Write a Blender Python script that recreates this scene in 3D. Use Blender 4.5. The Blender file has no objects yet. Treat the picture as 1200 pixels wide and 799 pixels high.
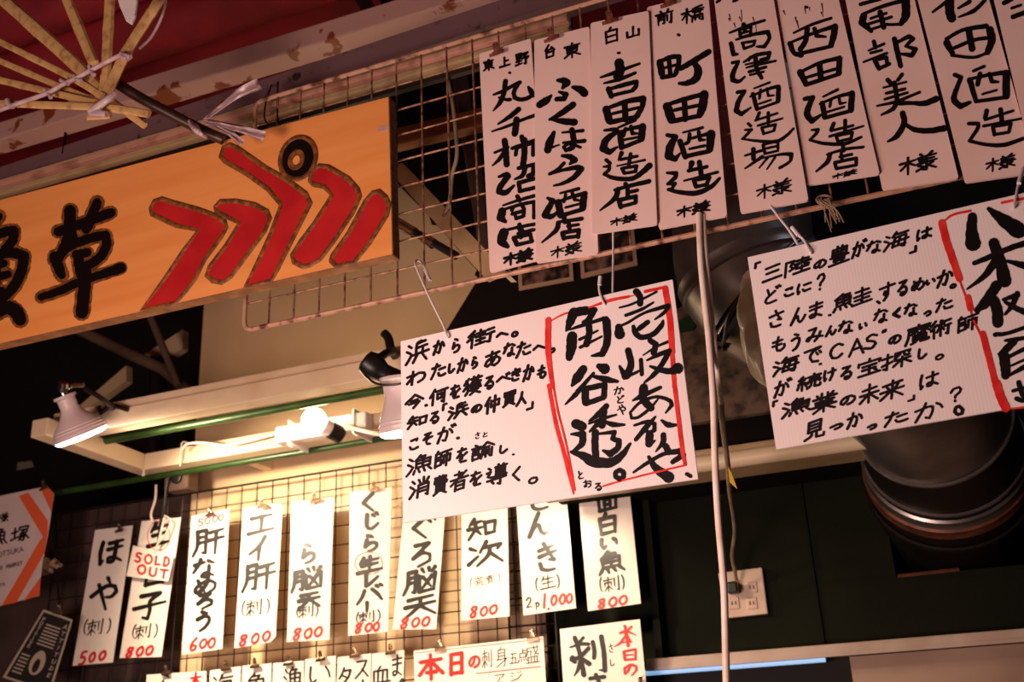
import bpy, bmesh, math, random
from mathutils import Vector, Matrix

random.seed(11)
scene = bpy.context.scene
COL = scene.collection

# ------------------------------------------------------------------ camera
# world: X along the stall front, Y into the stall, Z up; camera stands at head height
EYE = Vector((0.0, 0.0, 1.55))
FPX, CX, CY = 1272.0, 600.0, 399.5
_ax = -Vector((-2900 - CX, 1070 - CY, FPX)).normalized()
_az = Vector((450 - CX, -2800 - CY, FPX)).normalized()
_az = (_az - _ax * _ax.dot(_az)).normalized()
_ay = _az.cross(_ax)
ROWS = (_ax, _ay, _az)                       # world axes in lens coordinates (right, down, forward)

def ray(px, py):
    c = Vector(((px - CX) / FPX, (py - CY) / FPX, 1.0))
    return Vector((ROWS[0].dot(c), ROWS[1].dot(c), ROWS[2].dot(c)))

def P(px, py, depth):
    """the point of the vertical plane y = depth that lies behind photo point (px, py)"""
    d = ray(px, py)
    return EYE + d * (depth / d.y)

cam_data = bpy.data.cameras.new('camera')
cam = bpy.data.objects.new('camera', cam_data)
COL.objects.link(cam)
_right = Vector((ROWS[0].x, ROWS[1].x, ROWS[2].x))
_down = Vector((ROWS[0].y, ROWS[1].y, ROWS[2].y))
_fwd = Vector((ROWS[0].z, ROWS[1].z, ROWS[2].z))
m3 = Matrix((_right, -_down, -_fwd)).transposed()
cam.matrix_world = Matrix.Translation(EYE) @ m3.to_4x4()
cam_data.sensor_fit = 'HORIZONTAL'
cam_data.sensor_width = 36.0
cam_data.lens = 36.0 * FPX / 1200.0
cam_data.clip_start = 0.02
cam_data.dof.use_dof = True
cam_data.dof.focus_distance = 1.60
cam_data.dof.aperture_fstop = 6.5
scene.camera = cam

# ------------------------------------------------------------------ world, lights, exposure
scene.view_settings.view_transform = 'Standard'
scene.view_settings.look = 'None'
scene.view_settings.gamma = 1.0
scene.view_settings.use_curve_mapping = False
scene.view_settings.exposure = 0.0
scene.cycles.use_denoising = True
scene.cycles.max_bounces = 6
scene.cycles.sample_clamp_indirect = 4.0

world = bpy.data.worlds.new('night_market')
scene.world = world
world.use_nodes = True
world.node_tree.nodes['Background'].inputs[0].default_value = (1.0, 0.62, 0.55, 1)
world.node_tree.nodes['Background'].inputs[1].default_value = 0.012

def aim(o, target):
    o.rotation_euler = (Vector(target) - o.location).to_track_quat('-Z', 'Y').to_euler()

def area(name, loc, target, size, power, color):
    l = bpy.data.lights.new(name, 'AREA')
    l.shape = 'DISK'; l.size = size; l.energy = power; l.color = color
    o = bpy.data.objects.new(name, l); COL.objects.link(o)
    o.location = loc; aim(o, target)
    return o

def spot(name, loc, target, power, color, angle=100, blend=0.6, radius=0.04):
    l = bpy.data.lights.new(name, 'SPOT')
    l.energy = power; l.color = color; l.spot_size = math.radians(angle); l.spot_blend = blend
    l.shadow_soft_size = radius
    o = bpy.data.objects.new(name, l); COL.objects.link(o)
    o.location = loc; aim(o, target)
    return o

area('street_lamp_light', (-1.35, -0.45, 1.25), (-0.6, 1.42, 2.3), 0.7, 34, (1.0, 0.67, 0.58))
area('placard_fill_light', (-0.85, 0.78, 1.50), (-0.66, 1.40, 2.2), 0.40, 7.6, (1.0, 0.72, 0.63))  # unseen fill added low in front of the placards, shapes their falloff
pl_ = bpy.data.lights.new('middle_fill_light', 'POINT'); pl_.energy = 1.6; pl_.color = (1.0, .78, .56); pl_.shadow_soft_size = .05
po_ = bpy.data.objects.new('middle_fill_light', pl_); COL.objects.link(po_); po_.location = (-0.86, 1.88, 2.16)  # unseen fill added behind the left placard for concrete and trims
cl_ = bpy.data.lights.new('cool_fill_light', 'POINT'); cl_.energy = 1.3; cl_.color = (.72, .86, 1.0); cl_.shadow_soft_size = .08
co_ = bpy.data.objects.new('cool_fill_light', cl_); COL.objects.link(co_); co_.location = (0.12, 1.72, 2.86)  # unseen cool fill added behind the boards to brighten the duct top
BULB_GLOW = 58.0

# ------------------------------------------------------------------ materials (all procedural)
def srgb(r, g, b):
    f = lambda v: (v / 255 / 12.92) if v / 255 <= 0.04045 else ((v / 255 + 0.055) / 1.055) ** 2.4
    return (f(r), f(g), f(b), 1)

def mat(name, color, rough=0.6, color2=None, scale=20, fac=(0.4, 0.65), metal=0.0, bump=0.0, stretch=None,
        coat=0.0, coat_rough=0.1, emit=None, spec=0.5, detail=6, sss=None, trans=0.0, bump_scale=None):
    m = bpy.data.materials.new(name); m.use_nodes = True
    nt = m.node_tree; b = nt.nodes['Principled BSDF']
    b.inputs['Base Color'].default_value = color
    b.inputs['Roughness'].default_value = rough
    b.inputs['Metallic'].default_value = metal
    b.inputs['Specular IOR Level'].default_value = spec
    b.inputs['Coat Weight'].default_value = coat
    b.inputs['Coat Roughness'].default_value = coat_rough
    b.inputs['Transmission Weight'].default_value = trans
    if emit:
        b.inputs['Emission Color'].default_value = emit[0]
        b.inputs['Emission Strength'].default_value = emit[1]
    tc = nt.nodes.new('ShaderNodeTexCoord')
    mp = nt.nodes.new('ShaderNodeMapping')
    nt.links.new(tc.outputs['Object'], mp.inputs[0])
    if stretch: mp.inputs['Scale'].default_value = stretch
    nz = nt.nodes.new('ShaderNodeTexNoise')
    nz.inputs['Scale'].default_value = scale; nz.inputs['Detail'].default_value = detail
    nt.links.new(mp.outputs[0], nz.inputs['Vector'])
    if color2:
        r = nt.nodes.new('ShaderNodeValToRGB')
        r.color_ramp.elements[0].position = fac[0]; r.color_ramp.elements[0].color = color
        r.color_ramp.elements[1].position = fac[1]; r.color_ramp.elements[1].color = color2
        nt.links.new(nz.outputs[0], r.inputs[0]); nt.links.new(r.outputs[0], b.inputs['Base Color'])
    if bump:
        bp = nt.nodes.new('ShaderNodeBump'); bp.inputs['Strength'].default_value = bump
        bp.inputs['Distance'].default_value = 0.004
        src = nz
        if bump_scale:
            src = nt.nodes.new('ShaderNodeTexNoise'); src.inputs['Scale'].default_value = bump_scale
            nt.links.new(mp.outputs[0], src.inputs['Vector'])
        nt.links.new(src.outputs[0], bp.inputs['Height']); nt.links.new(bp.outputs[0], b.inputs['Normal'])
    return m

def wood_mat(name, c1, c2, scale=1.0, rough=0.45):
    m = bpy.data.materials.new(name); m.use_nodes = True
    nt = m.node_tree; b = nt.nodes['Principled BSDF']; b.inputs['Roughness'].default_value = rough
    tc = nt.nodes.new('ShaderNodeTexCoord'); mp = nt.nodes.new('ShaderNodeMapping')
    mp.inputs['Scale'].default_value = (1.2 * scale, 14 * scale, 14 * scale)
    nt.links.new(tc.outputs['Object'], mp.inputs[0])
    n1 = nt.nodes.new('ShaderNodeTexNoise'); n1.inputs['Scale'].default_value = 2.2; n1.inputs['Detail'].default_value = 8
    n1.inputs['Distortion'].default_value = 0.6
    nt.links.new(mp.outputs[0], n1.inputs['Vector'])
    w = nt.nodes.new('ShaderNodeTexWave'); w.wave_type = 'BANDS'; w.bands_direction = 'Z'
    w.inputs['Scale'].default_value = .25; w.inputs['Distortion'].default_value = 14; w.inputs['Detail'].default_value = 3
    nt.links.new(mp.outputs[0], w.inputs['Vector'])
    mx = nt.nodes.new('ShaderNodeMath'); mx.operation = 'MULTIPLY_ADD'; mx.inputs[1].default_value = 0.16
    nt.links.new(w.outputs['Fac'], mx.inputs[0]); nt.links.new(n1.outputs[0], mx.inputs[2])
    r = nt.nodes.new('ShaderNodeValToRGB')
    r.color_ramp.elements[0].position = 0.35; r.color_ramp.elements[0].color = c1
    r.color_ramp.elements[1].position = 0.95; r.color_ramp.elements[1].color = c2
    nt.links.new(mx.outputs[0], r.inputs[0]); nt.links.new(r.outputs[0], b.inputs['Base Color'])
    return m

def ribbed(m, period, axis='X', strength=0.15):
    """fine parallel ribs: corrugated plastic board, fabric, ribbed housings"""
    nt = m.node_tree; b = nt.nodes['Principled BSDF']
    tc = nt.nodes.new('ShaderNodeTexCoord')
    w = nt.nodes.new('ShaderNodeTexWave'); w.bands_direction = axis
    w.inputs['Scale'].default_value = 0.314 / period
    nt.links.new(tc.outputs['Object'], w.inputs['Vector'])
    bp = nt.nodes.new('ShaderNodeBump'); bp.inputs['Strength'].default_value = strength
    bp.inputs['Distance'].default_value = period * 0.3
    nt.links.new(w.outputs['Fac'], bp.inputs['Height']); nt.links.new(bp.outputs[0], b.inputs['Normal'])
    return m

M = dict(
    board=mat('painted_board', srgb(232, 200, 192), 0.42, srgb(222, 184, 170), 6, (0.5, 0.8), bump=0.05, bump_scale=60),
    placard=ribbed(mat('corrugated_plastic', srgb(243, 226, 224), 0.38, srgb(238, 220, 217), 4, (0.35, 0.75)), 0.0042, 'X', 0.05),
    ink=mat('black_ink', srgb(12, 7, 9), 0.5, srgb(40, 20, 20), 55, (0.58, 0.85), spec=.3),
    marker=mat('marker_ink', srgb(18, 8, 12), 0.5, srgb(44, 18, 24), 40, (0.55, 0.85), spec=.3),
    red_ink=mat('red_marker', srgb(214, 34, 32), 0.4, srgb(238, 66, 54), 45, (0.4, 0.7)),
    faint_ink=mat('faint_ink', srgb(118, 74, 60), 0.4, srgb(150, 104, 84), 60, (0.4, 0.7)),
    menu=mat('laminated_card', srgb(240, 228, 214), 0.5, srgb(232, 218, 202), 8, (0.4, 0.8), coat=0.55, coat_rough=0.12),
    menu_ink=mat('laminated_ink', srgb(16, 10, 8), 0.5, coat=0.55, coat_rough=0.12),
    menu_red=mat('laminated_red', srgb(196, 22, 16), 0.5, srgb(210, 34, 24), 40, coat=0.55, coat_rough=0.12),
    sign=wood_mat('varnished_plywood', srgb(222, 138, 70), srgb(236, 160, 92)),
    sign_edge=mat('plywood_edge', srgb(122, 78, 42), 0.7, srgb(156, 106, 62), 30, stretch=(1, 1, 12)),
    groove=mat('carved_groove', srgb(92, 50, 18), 0.55, srgb(140, 82, 32), 90, (0.4, 0.65), bump=0.6),
    sign_black=mat('sign_black_paint', srgb(16, 7, 6), 0.35),
    sign_red=mat('sign_red_paint', srgb(172, 24, 30), 0.42, srgb(186, 34, 36), 12),
    rusty_wire=mat('rusty_wire', srgb(160, 116, 86), 0.55, srgb(92, 48, 26), 70, (0.42, 0.62), metal=0.3, bump=0.4),
    rusty_rail=mat('rusty_cream_rod', srgb(184, 138, 112), 0.5, srgb(84, 42, 24), 38, (0.5, 0.64), metal=0.1, bump=0.5),
    clip=mat('rusty_clip', srgb(152, 88, 66), 0.45, srgb(96, 48, 34), 120, (0.4, 0.65), metal=0.5, bump=0.3),
    nickel=mat('nickel_clip', srgb(170, 140, 110), 0.25, metal=0.9),
    rust_beam=mat('flaking_white_paint', srgb(190, 150, 140), 0.5, srgb(128, 62, 28), 13, (0.615, 0.64), bump=0.5, detail=10),
    mauve=mat('mauve_steel', srgb(112, 84, 86), 0.5, srgb(60, 38, 38), 30, (0.6, 0.7), bump=0.2),
    cream_rail=mat('cream_rail', srgb(176, 150, 110), 0.45, srgb(150, 108, 76), 14, (0.5, 0.8)),
    awning=ribbed(mat('red_canvas', srgb(146, 16, 30), 0.75, srgb(116, 10, 24), 5, bump=0.1), 0.003, 'X', 0.05),
    bamboo=mat('split_bamboo', srgb(200, 160, 104), 0.45, srgb(146, 104, 60), 60, (0.5, 0.75), stretch=(1, 1, 1), bump=0.15),
    dark_bamboo=mat('smoked_bamboo', srgb(62, 38, 28), 0.4, srgb(40, 24, 18), 18),
    tape=mat('plastic_tape', srgb(226, 202, 204), 0.3, srgb(196, 160, 164), 50, trans=0.35, bump=0.4),
    white_plastic=mat('white_plastic', srgb(226, 214, 214), 0.35, srgb(214, 200, 200), 10),
    wall=mat('cream_wall', srgb(222, 194, 152), 0.5, srgb(212, 180, 138), 3, coat=0.5, coat_rough=0.14),
    beam=mat('cream_steel', srgb(226, 204, 168), 0.45, srgb(198, 164, 120), 7, (0.55, 0.9), bump=0.05),
    green=mat('green_paint', srgb(48, 78, 28), 0.35, srgb(36, 60, 22), 20),
    dark=mat('dark_recess', srgb(26, 18, 17), 0.8, srgb(16, 11, 11), 5),
    near_black=mat('near_black_matt', srgb(20, 14, 11), 0.9, srgb(13, 9, 8), 8, bump=0.1, spec=.1),  # plain near-black for floor, dark panels, tube and cord
    purple=mat('mauve_panel', srgb(78, 58, 52), 0.7, srgb(60, 42, 38), 6, bump=0.1),
    stone=mat('weathered_board', srgb(116, 92, 74), 0.8, srgb(84, 62, 50), 5, bump=0.3),
    concrete=mat('grainy_concrete', srgb(112, 90, 70), 0.9, srgb(62, 48, 38), 34, (0.42, 0.62), bump=0.5, detail=8),
    green_wall=mat('dark_green_wall', srgb(24, 25, 15), 0.8, srgb(18, 19, 11), 3, spec=.08),
    pale_panel=mat('beige_panel', srgb(166, 136, 114), 0.55, srgb(140, 112, 94), 4),
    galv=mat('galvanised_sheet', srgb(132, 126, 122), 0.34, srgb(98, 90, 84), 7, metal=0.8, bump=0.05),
    galv_dark=mat('dark_shaded_galvanised', srgb(38, 31, 26), 0.5, srgb(28, 23, 19), 8, metal=0.7),  # darkened copy of galv, puts the lower duct's shade into the colour
    copper=mat('rust_band', srgb(120, 70, 44), 0.5, srgb(78, 44, 30), 20, metal=0.4),
    black=mat('black_plastic', srgb(20, 17, 17), 0.4),
    black_metal=mat('black_metal', srgb(40, 32, 28), 0.4, metal=0.6),
    chrome=mat('chrome', srgb(190, 180, 166), 0.2, metal=1.0),
    cord=mat('cream_cord', srgb(242, 222, 208), 0.45, srgb(226, 200, 182), 30),
    grey_cord=mat('grey_cord', srgb(140, 118, 94), 0.55, srgb(112, 90, 70), 24),
    plank=wood_mat('rough_plank', srgb(116, 66, 30), srgb(156, 98, 48), 2.0, 0.7),
    outlet=mat('outlet_plastic', srgb(206, 180, 160), 0.35, srgb(196, 168, 148), 12),
    orange=mat('orange_print', srgb(228, 96, 50), 0.6),
    cloth=mat('white_cloth', srgb(216, 196, 190), 0.75, srgb(206, 184, 180), 9, bump=0.1),
    paper=mat('flyer_paper', srgb(186, 168, 146), 0.7),
    flyer_black=mat('flyer_print', srgb(30, 24, 20), 0.7),
    photo=mat('photo_print', srgb(30, 22, 20), 0.3, srgb(130, 96, 80), 22, (0.5, 0.72)),
    photo_edge=mat('photo_border', srgb(150, 118, 94), 0.6),
    wrap=mat('crumpled_film', srgb(236, 224, 198), 0.22, srgb(214, 196, 160), 30, bump=0.9),
    yellow=mat('yellow_tag', srgb(196, 158, 40), 0.5),
    green_clip=mat('dark_green_clip', srgb(20, 56, 34), 0.35),
    bulb=mat('lit_bulb', (1, .8, .55, 1), 0.5, emit=((1.0, 0.70, 0.40, 1), BULB_GLOW)),
    led=mat('lit_led', (1, .9, .9, 1), 0.5, emit=((1.0, 0.80, 0.78, 1), 14.0)),
    housing=mat('lamp_housing', srgb(226, 206, 206), 0.4),
    tube_blue=mat('cool_tube', (.5, .7, 1, 1), 0.5, emit=((0.25, 0.50, 0.80, 1), 0.75)),
    mauve_pink=mat('pink_cream_rail', srgb(196, 146, 124), 0.45, srgb(150, 100, 78), 22, (.5, .75)),
    dull_rail=mat('dull_white_rail', srgb(186, 164, 148), 0.45, srgb(172, 148, 130), 12),
    truss=mat('grey_brown_steel', srgb(120, 98, 78), 0.45, srgb(92, 74, 58), 9, metal=.2),
    fibre=mat('hemp_fibre', srgb(150, 120, 96), 0.8),
)
M['awning'].use_backface_culling = False

# ------------------------------------------------------------------ mesh helpers
class MB:
    """collects vertices and faces in world coordinates for ONE mesh object"""
    def __init__(s): s.v = []; s.f = []; s.mi = []; s.cur = 0
    def add(s, vs, fs):
        o = len(s.v); s.v += [Vector(v) for v in vs]
        for f in fs: s.f.append([o + i for i in f]); s.mi.append(s.cur)
    def prism(s, poly, d):
        """poly: planar loop; d: extrusion vector"""
        n = len(poly); d = Vector(d); poly = [Vector(p) for p in poly]
        s.add(poly + [p + d for p in poly],
              [list(range(n)), list(range(2 * n - 1, n - 1, -1))] + [[i, i + n, (i + 1) % n + n, (i + 1) % n] for i in range(n)])
    def box(s, lo, hi, bev=0.0):
        x0, y0, z0 = lo; x1, y1, z1 = hi
        if bev <= 0:
            s.prism([(x0, y0, z0), (x1, y0, z0), (x1, y0, z1), (x0, y0, z1)], (0, y1 - y0, 0)); return
        bm = bmesh.new(); bmesh.ops.create_cube(bm, size=1.0)
        for v in bm.verts:
            v.co = Vector(((x0 + x1) / 2 + v.co.x * (x1 - x0), (y0 + y1) / 2 + v.co.y * (y1 - y0), (z0 + z1) / 2 + v.co.z * (z1 - z0)))
        bmesh.ops.bevel(bm, geom=bm.edges[:], offset=bev, segments=2, affect='EDGES', profile=0.5)
        bm.verts.index_update()
        s.add([v.co.copy() for v in bm.verts], [[v.index for v in f.verts] for f in bm.faces]); bm.free()
    def tube(s, pts, r, n=8, smooth=0, caps=True, flat=1.0):
        pts = [Vector(p) for p in pts]
        rs = list(r) if isinstance(r, (list, tuple)) else [r] * len(pts)
        if smooth: pts, rs = catmull(pts, rs, smooth)
        rings = []; up = None
        for i, p in enumerate(pts):
            t = (pts[min(i + 1, len(pts) - 1)] - pts[max(i - 1, 0)])
            t = t.normalized() if t.length > 1e-9 else Vector((0, 0, 1))
            if up is None:
                up = Vector((0, -1, 0)) if abs(t.y) < 0.9 else Vector((1, 0, 0))
            a = (up - t * up.dot(t)).normalized(); b = t.cross(a); up = a
            rings.append([p + (a * math.cos(k * 2 * math.pi / n) * flat + b * math.sin(k * 2 * math.pi / n)) * rs[i] for k in range(n)])
        s.rings(rings, caps)
    def rings(s, rings, caps=True):
        n = len(rings[0]); vs = [v for r in rings for v in r]; fs = []
        for i in range(len(rings) - 1):
            for k in range(n):
                fs.append([i * n + k, i * n + (k + 1) % n, (i + 1) * n + (k + 1) % n, (i + 1) * n + k])
        if caps:
            fs.append(list(range(n - 1, -1, -1))); fs.append([(len(rings) - 1) * n + k for k in range(n)])
        s.add(vs, fs)
    def lathe(s, base, axis, prof, n=32, caps=True):
        """prof: (distance along axis, radius)"""
        axis = Vector(axis).normalized(); base = Vector(base)
        a = axis.orthogonal().normalized(); b = axis.cross(a)
        s.rings([[base + axis * h + (a * math.cos(k * 2 * math.pi / n) + b * math.sin(k * 2 * math.pi / n)) * r for k in range(n)] for h, r in prof], caps)
    def ball(s, c, r, n=24):
        s.lathe(Vector(c), (0, 0, 1), [(-r * math.cos(math.pi * (i + .02) / (n / 2 + .04)), r * math.sin(math.pi * (i + .02) / (n / 2 + .04))) for i in range(n // 2 + 1)], n)
    def grid(s, fn, nu, nv):
        vs = [fn(i / nu, j / nv) for i in range(nu + 1) for j in range(nv + 1)]
        s.add(vs, [[i * (nv + 1) + j, (i + 1) * (nv + 1) + j, (i + 1) * (nv + 1) + j + 1, i * (nv + 1) + j + 1] for i in range(nu) for j in range(nv)])
    def build(s, name, mats, parent=None, smooth=False, origin=None):
        if not isinstance(mats, (list, tuple)): mats = [mats]
        if parent is not None:
            base = parent.get('_base'); base = Vector(base) if base else Vector((0, 0, 0))
        else:
            if origin is None:
                origin = Vector((sum(v.x for v in s.v), sum(v.y for v in s.v), sum(v.z for v in s.v))) / max(1, len(s.v))
            base = Vector(origin)
        me = bpy.data.meshes.new(name)
        me.from_pydata([v - base for v in s.v], [], s.f); me.update()
        for m in mats: me.materials.append(m)
        me.polygons.foreach_set('material_index', s.mi)
        bm = bmesh.new(); bm.from_mesh(me); bmesh.ops.recalc_face_normals(bm, faces=bm.faces[:]); bm.to_mesh(me); bm.free()
        if smooth:
            me.polygons.foreach_set('use_smooth', [True] * len(me.polygons))
            try: me.set_sharp_from_angle(angle=math.radians(40))
            except Exception: pass
        o = bpy.data.objects.new(name, me); COL.objects.link(o)
        if parent is not None:
            o.parent = parent; o['_base'] = list(base)
        else:
            o.location = base; o['_base'] = list(base)
        return o

def catmull(pts, ws, k):
    if len(pts) < 3: k = max(1, k)
    out, ow = [], []
    for i in range(len(pts) - 1):
        p0 = pts[i - 1] if i else pts[0] * 2 - pts[1]
        p1, p2 = pts[i], pts[i + 1]
        p3 = pts[i + 2] if i + 2 < len(pts) else p2 * 2 - p1
        for j in range(k):
            t = j / k
            out.append(0.5 * ((2 * p1) + (p2 - p0) * t + (2 * p0 - 5 * p1 + 4 * p2 - p3) * t * t + (3 * p1 - p0 - 3 * p2 + p3) * t ** 3))
            ow.append(ws[i] * (1 - t) + ws[i + 1] * t)
    out.append(pts[-1]); ow.append(ws[-1])
    return out, ow

def empty(name, loc):
    o = bpy.data.objects.new(name, None); COL.objects.link(o)
    o.location = loc; o['_base'] = list(loc); o.empty_display_size = 0.05
    return o

def tag(o, label, cat, group=None, kind=None):
    o['label'] = label; o['category'] = cat
    if group: o['group'] = group
    if kind: o['kind'] = kind
    return o

def struct(o, label=None, cat=None):
    o['kind'] = 'structure'
    if label: o['label'] = label
    if cat: o['category'] = cat
    return o

# ------------------------------------------------------------------ brush and marker strokes
INKN = [0]
def ribbon(mb, pts, ws, depth, k=5, rough=0.05):
    """one pen stroke lying on the plane y = depth; pts in photo coordinates, ws full widths"""
    pts = [Vector((p[0], p[1])) for p in pts]
    # split the path at sharp corners, round everything else
    segs, cur = [], [0]
    for i in range(1, len(pts)):
        cur.append(i)
        if i < len(pts) - 1:
            a = pts[i] - pts[i - 1]; b = pts[i + 1] - pts[i]
            if a.length > 1e-6 and b.length > 1e-6 and a.angle(b) > math.radians(58):
                segs.append(cur); cur = [i]
    segs.append(cur)
    INKN[0] += 1
    for sg in segs:
        INKN[0] += 1
        y = depth - 0.00002 * (INKN[0] % 19)
        pp, ww = catmull([pts[i] for i in sg], [ws[i] for i in sg], k) if len(sg) > 1 else ([pts[0]], [ws[0]])
        ph = random.random() * 9
        L, R = [], []
        for i, p in enumerate(pp):
            t = pp[min(i + 1, len(pp) - 1)] - pp[max(i - 1, 0)]
            t = t.normalized() if t.length > 1e-9 else Vector((1, 0))
            n = Vector((-t.y, t.x)); w = ww[i] / 2
            L.append(p + n * w * (1 + rough * math.sin(i * 1.9 + ph))); R.append(p - n * w * (1 + rough * math.sin(i * 2.3 + ph * 2)))
        o = len(mb.v); vs = []
        t0 = (pp[0] - pp[1]).normalized(); t1 = (pp[-1] - pp[-2]).normalized()
        def cap(a, b, t):
            c = (a + b) / 2; d = (a - b) / 2
            return [c + d * math.cos(x) + t * d.length * math.sin(x) for x in (math.pi * .2, math.pi * .4, math.pi * .6, math.pi * .8)]
        loopL, loopR = L, R
        vs = [P(q.x, q.y, y) for q in loopL + loopR]
        n = len(L)
        fs = [[i, i + 1, n + i + 1, n + i] for i in range(n - 1)]
        c0 = [P(q.x, q.y, y) for q in cap(L[0], R[0], t0)]; c1 = [P(q.x, q.y, y) for q in cap(L[-1], R[-1], t1)]
        vs += c0 + c1
        fs.append([0] + [2 * n + i for i in range(4)] + [n])
        fs.append([n - 1] + [2 * n + 4 + i for i in range(4)] + [2 * n - 1])
        mb.add(vs, fs)

def trace(mb, ox, oy, sc, text, depth, wm=1.0):
    """'W:x,y[,w] x,y ... ; W:...' strokes measured on an enlargement of the photo"""
    for st in text.replace('\n', ';').split(';'):
        st = st.strip()
        if not st: continue
        w, body = st.split(':'); w = float(w)
        pts, ws = [], []
        for tk in body.split():
            q = [float(a) for a in tk.split(',')]
            pts.append((ox + q[0] / sc, oy + q[1] / sc)); ws.append((q[2] if len(q) > 2 else w) / sc * wm)
        if len(pts) == 1: pts.append((pts[0][0] + .6, pts[0][1] + .3)); ws.append(ws[0])
        ribbon(mb, pts, ws, depth)

def glyph(mb, ch, cx, cy, w, h, pen, depth, slope=-0.2, lean=0.08, brush=0.0):
    """a written character from its strokes, centred on photo point (cx, cy)"""
    for st in GL[ch].split('|'):
        pts = []
        for tk in st.split():
            a, b = tk.split(','); a = float(a) / 100 - .5; b = float(b) / 100 - .5
            a += random.uniform(-.012, .012); b += random.uniform(-.012, .012)
            pts.append((cx + a * w + b * h * lean, cy + b * h + a * w * slope))
        n = len(pts)
        ws = [pen * (1 + brush * (0.35 - 0.9 * (i / max(1, n - 1)) ** 2)) * random.uniform(.93, 1.07) for i in range(n)]
        ribbon(mb, pts, ws, depth, 4)

def line_of(mb, ox, oy, sc, text, pen, depth, slope=-0.2, lean=0.08, brush=0.0, grow=1.0):
    """'ch cx cy w h; ...' measured on an enlargement"""
    for it in text.replace('\n', ';').split(';'):
        it = it.split()
        if not it: continue
        cx, cy, w, h = [float(a) for a in it[1:5]]
        pn = float(it[5]) if len(it) > 5 else pen
        w *= grow; h *= grow
        glyph(mb, it[0], ox + cx / sc, oy + cy / sc, w / sc, max(h * .55, h - abs(slope) * w * 0.7) / sc, pn, depth, slope, lean, brush)

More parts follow.
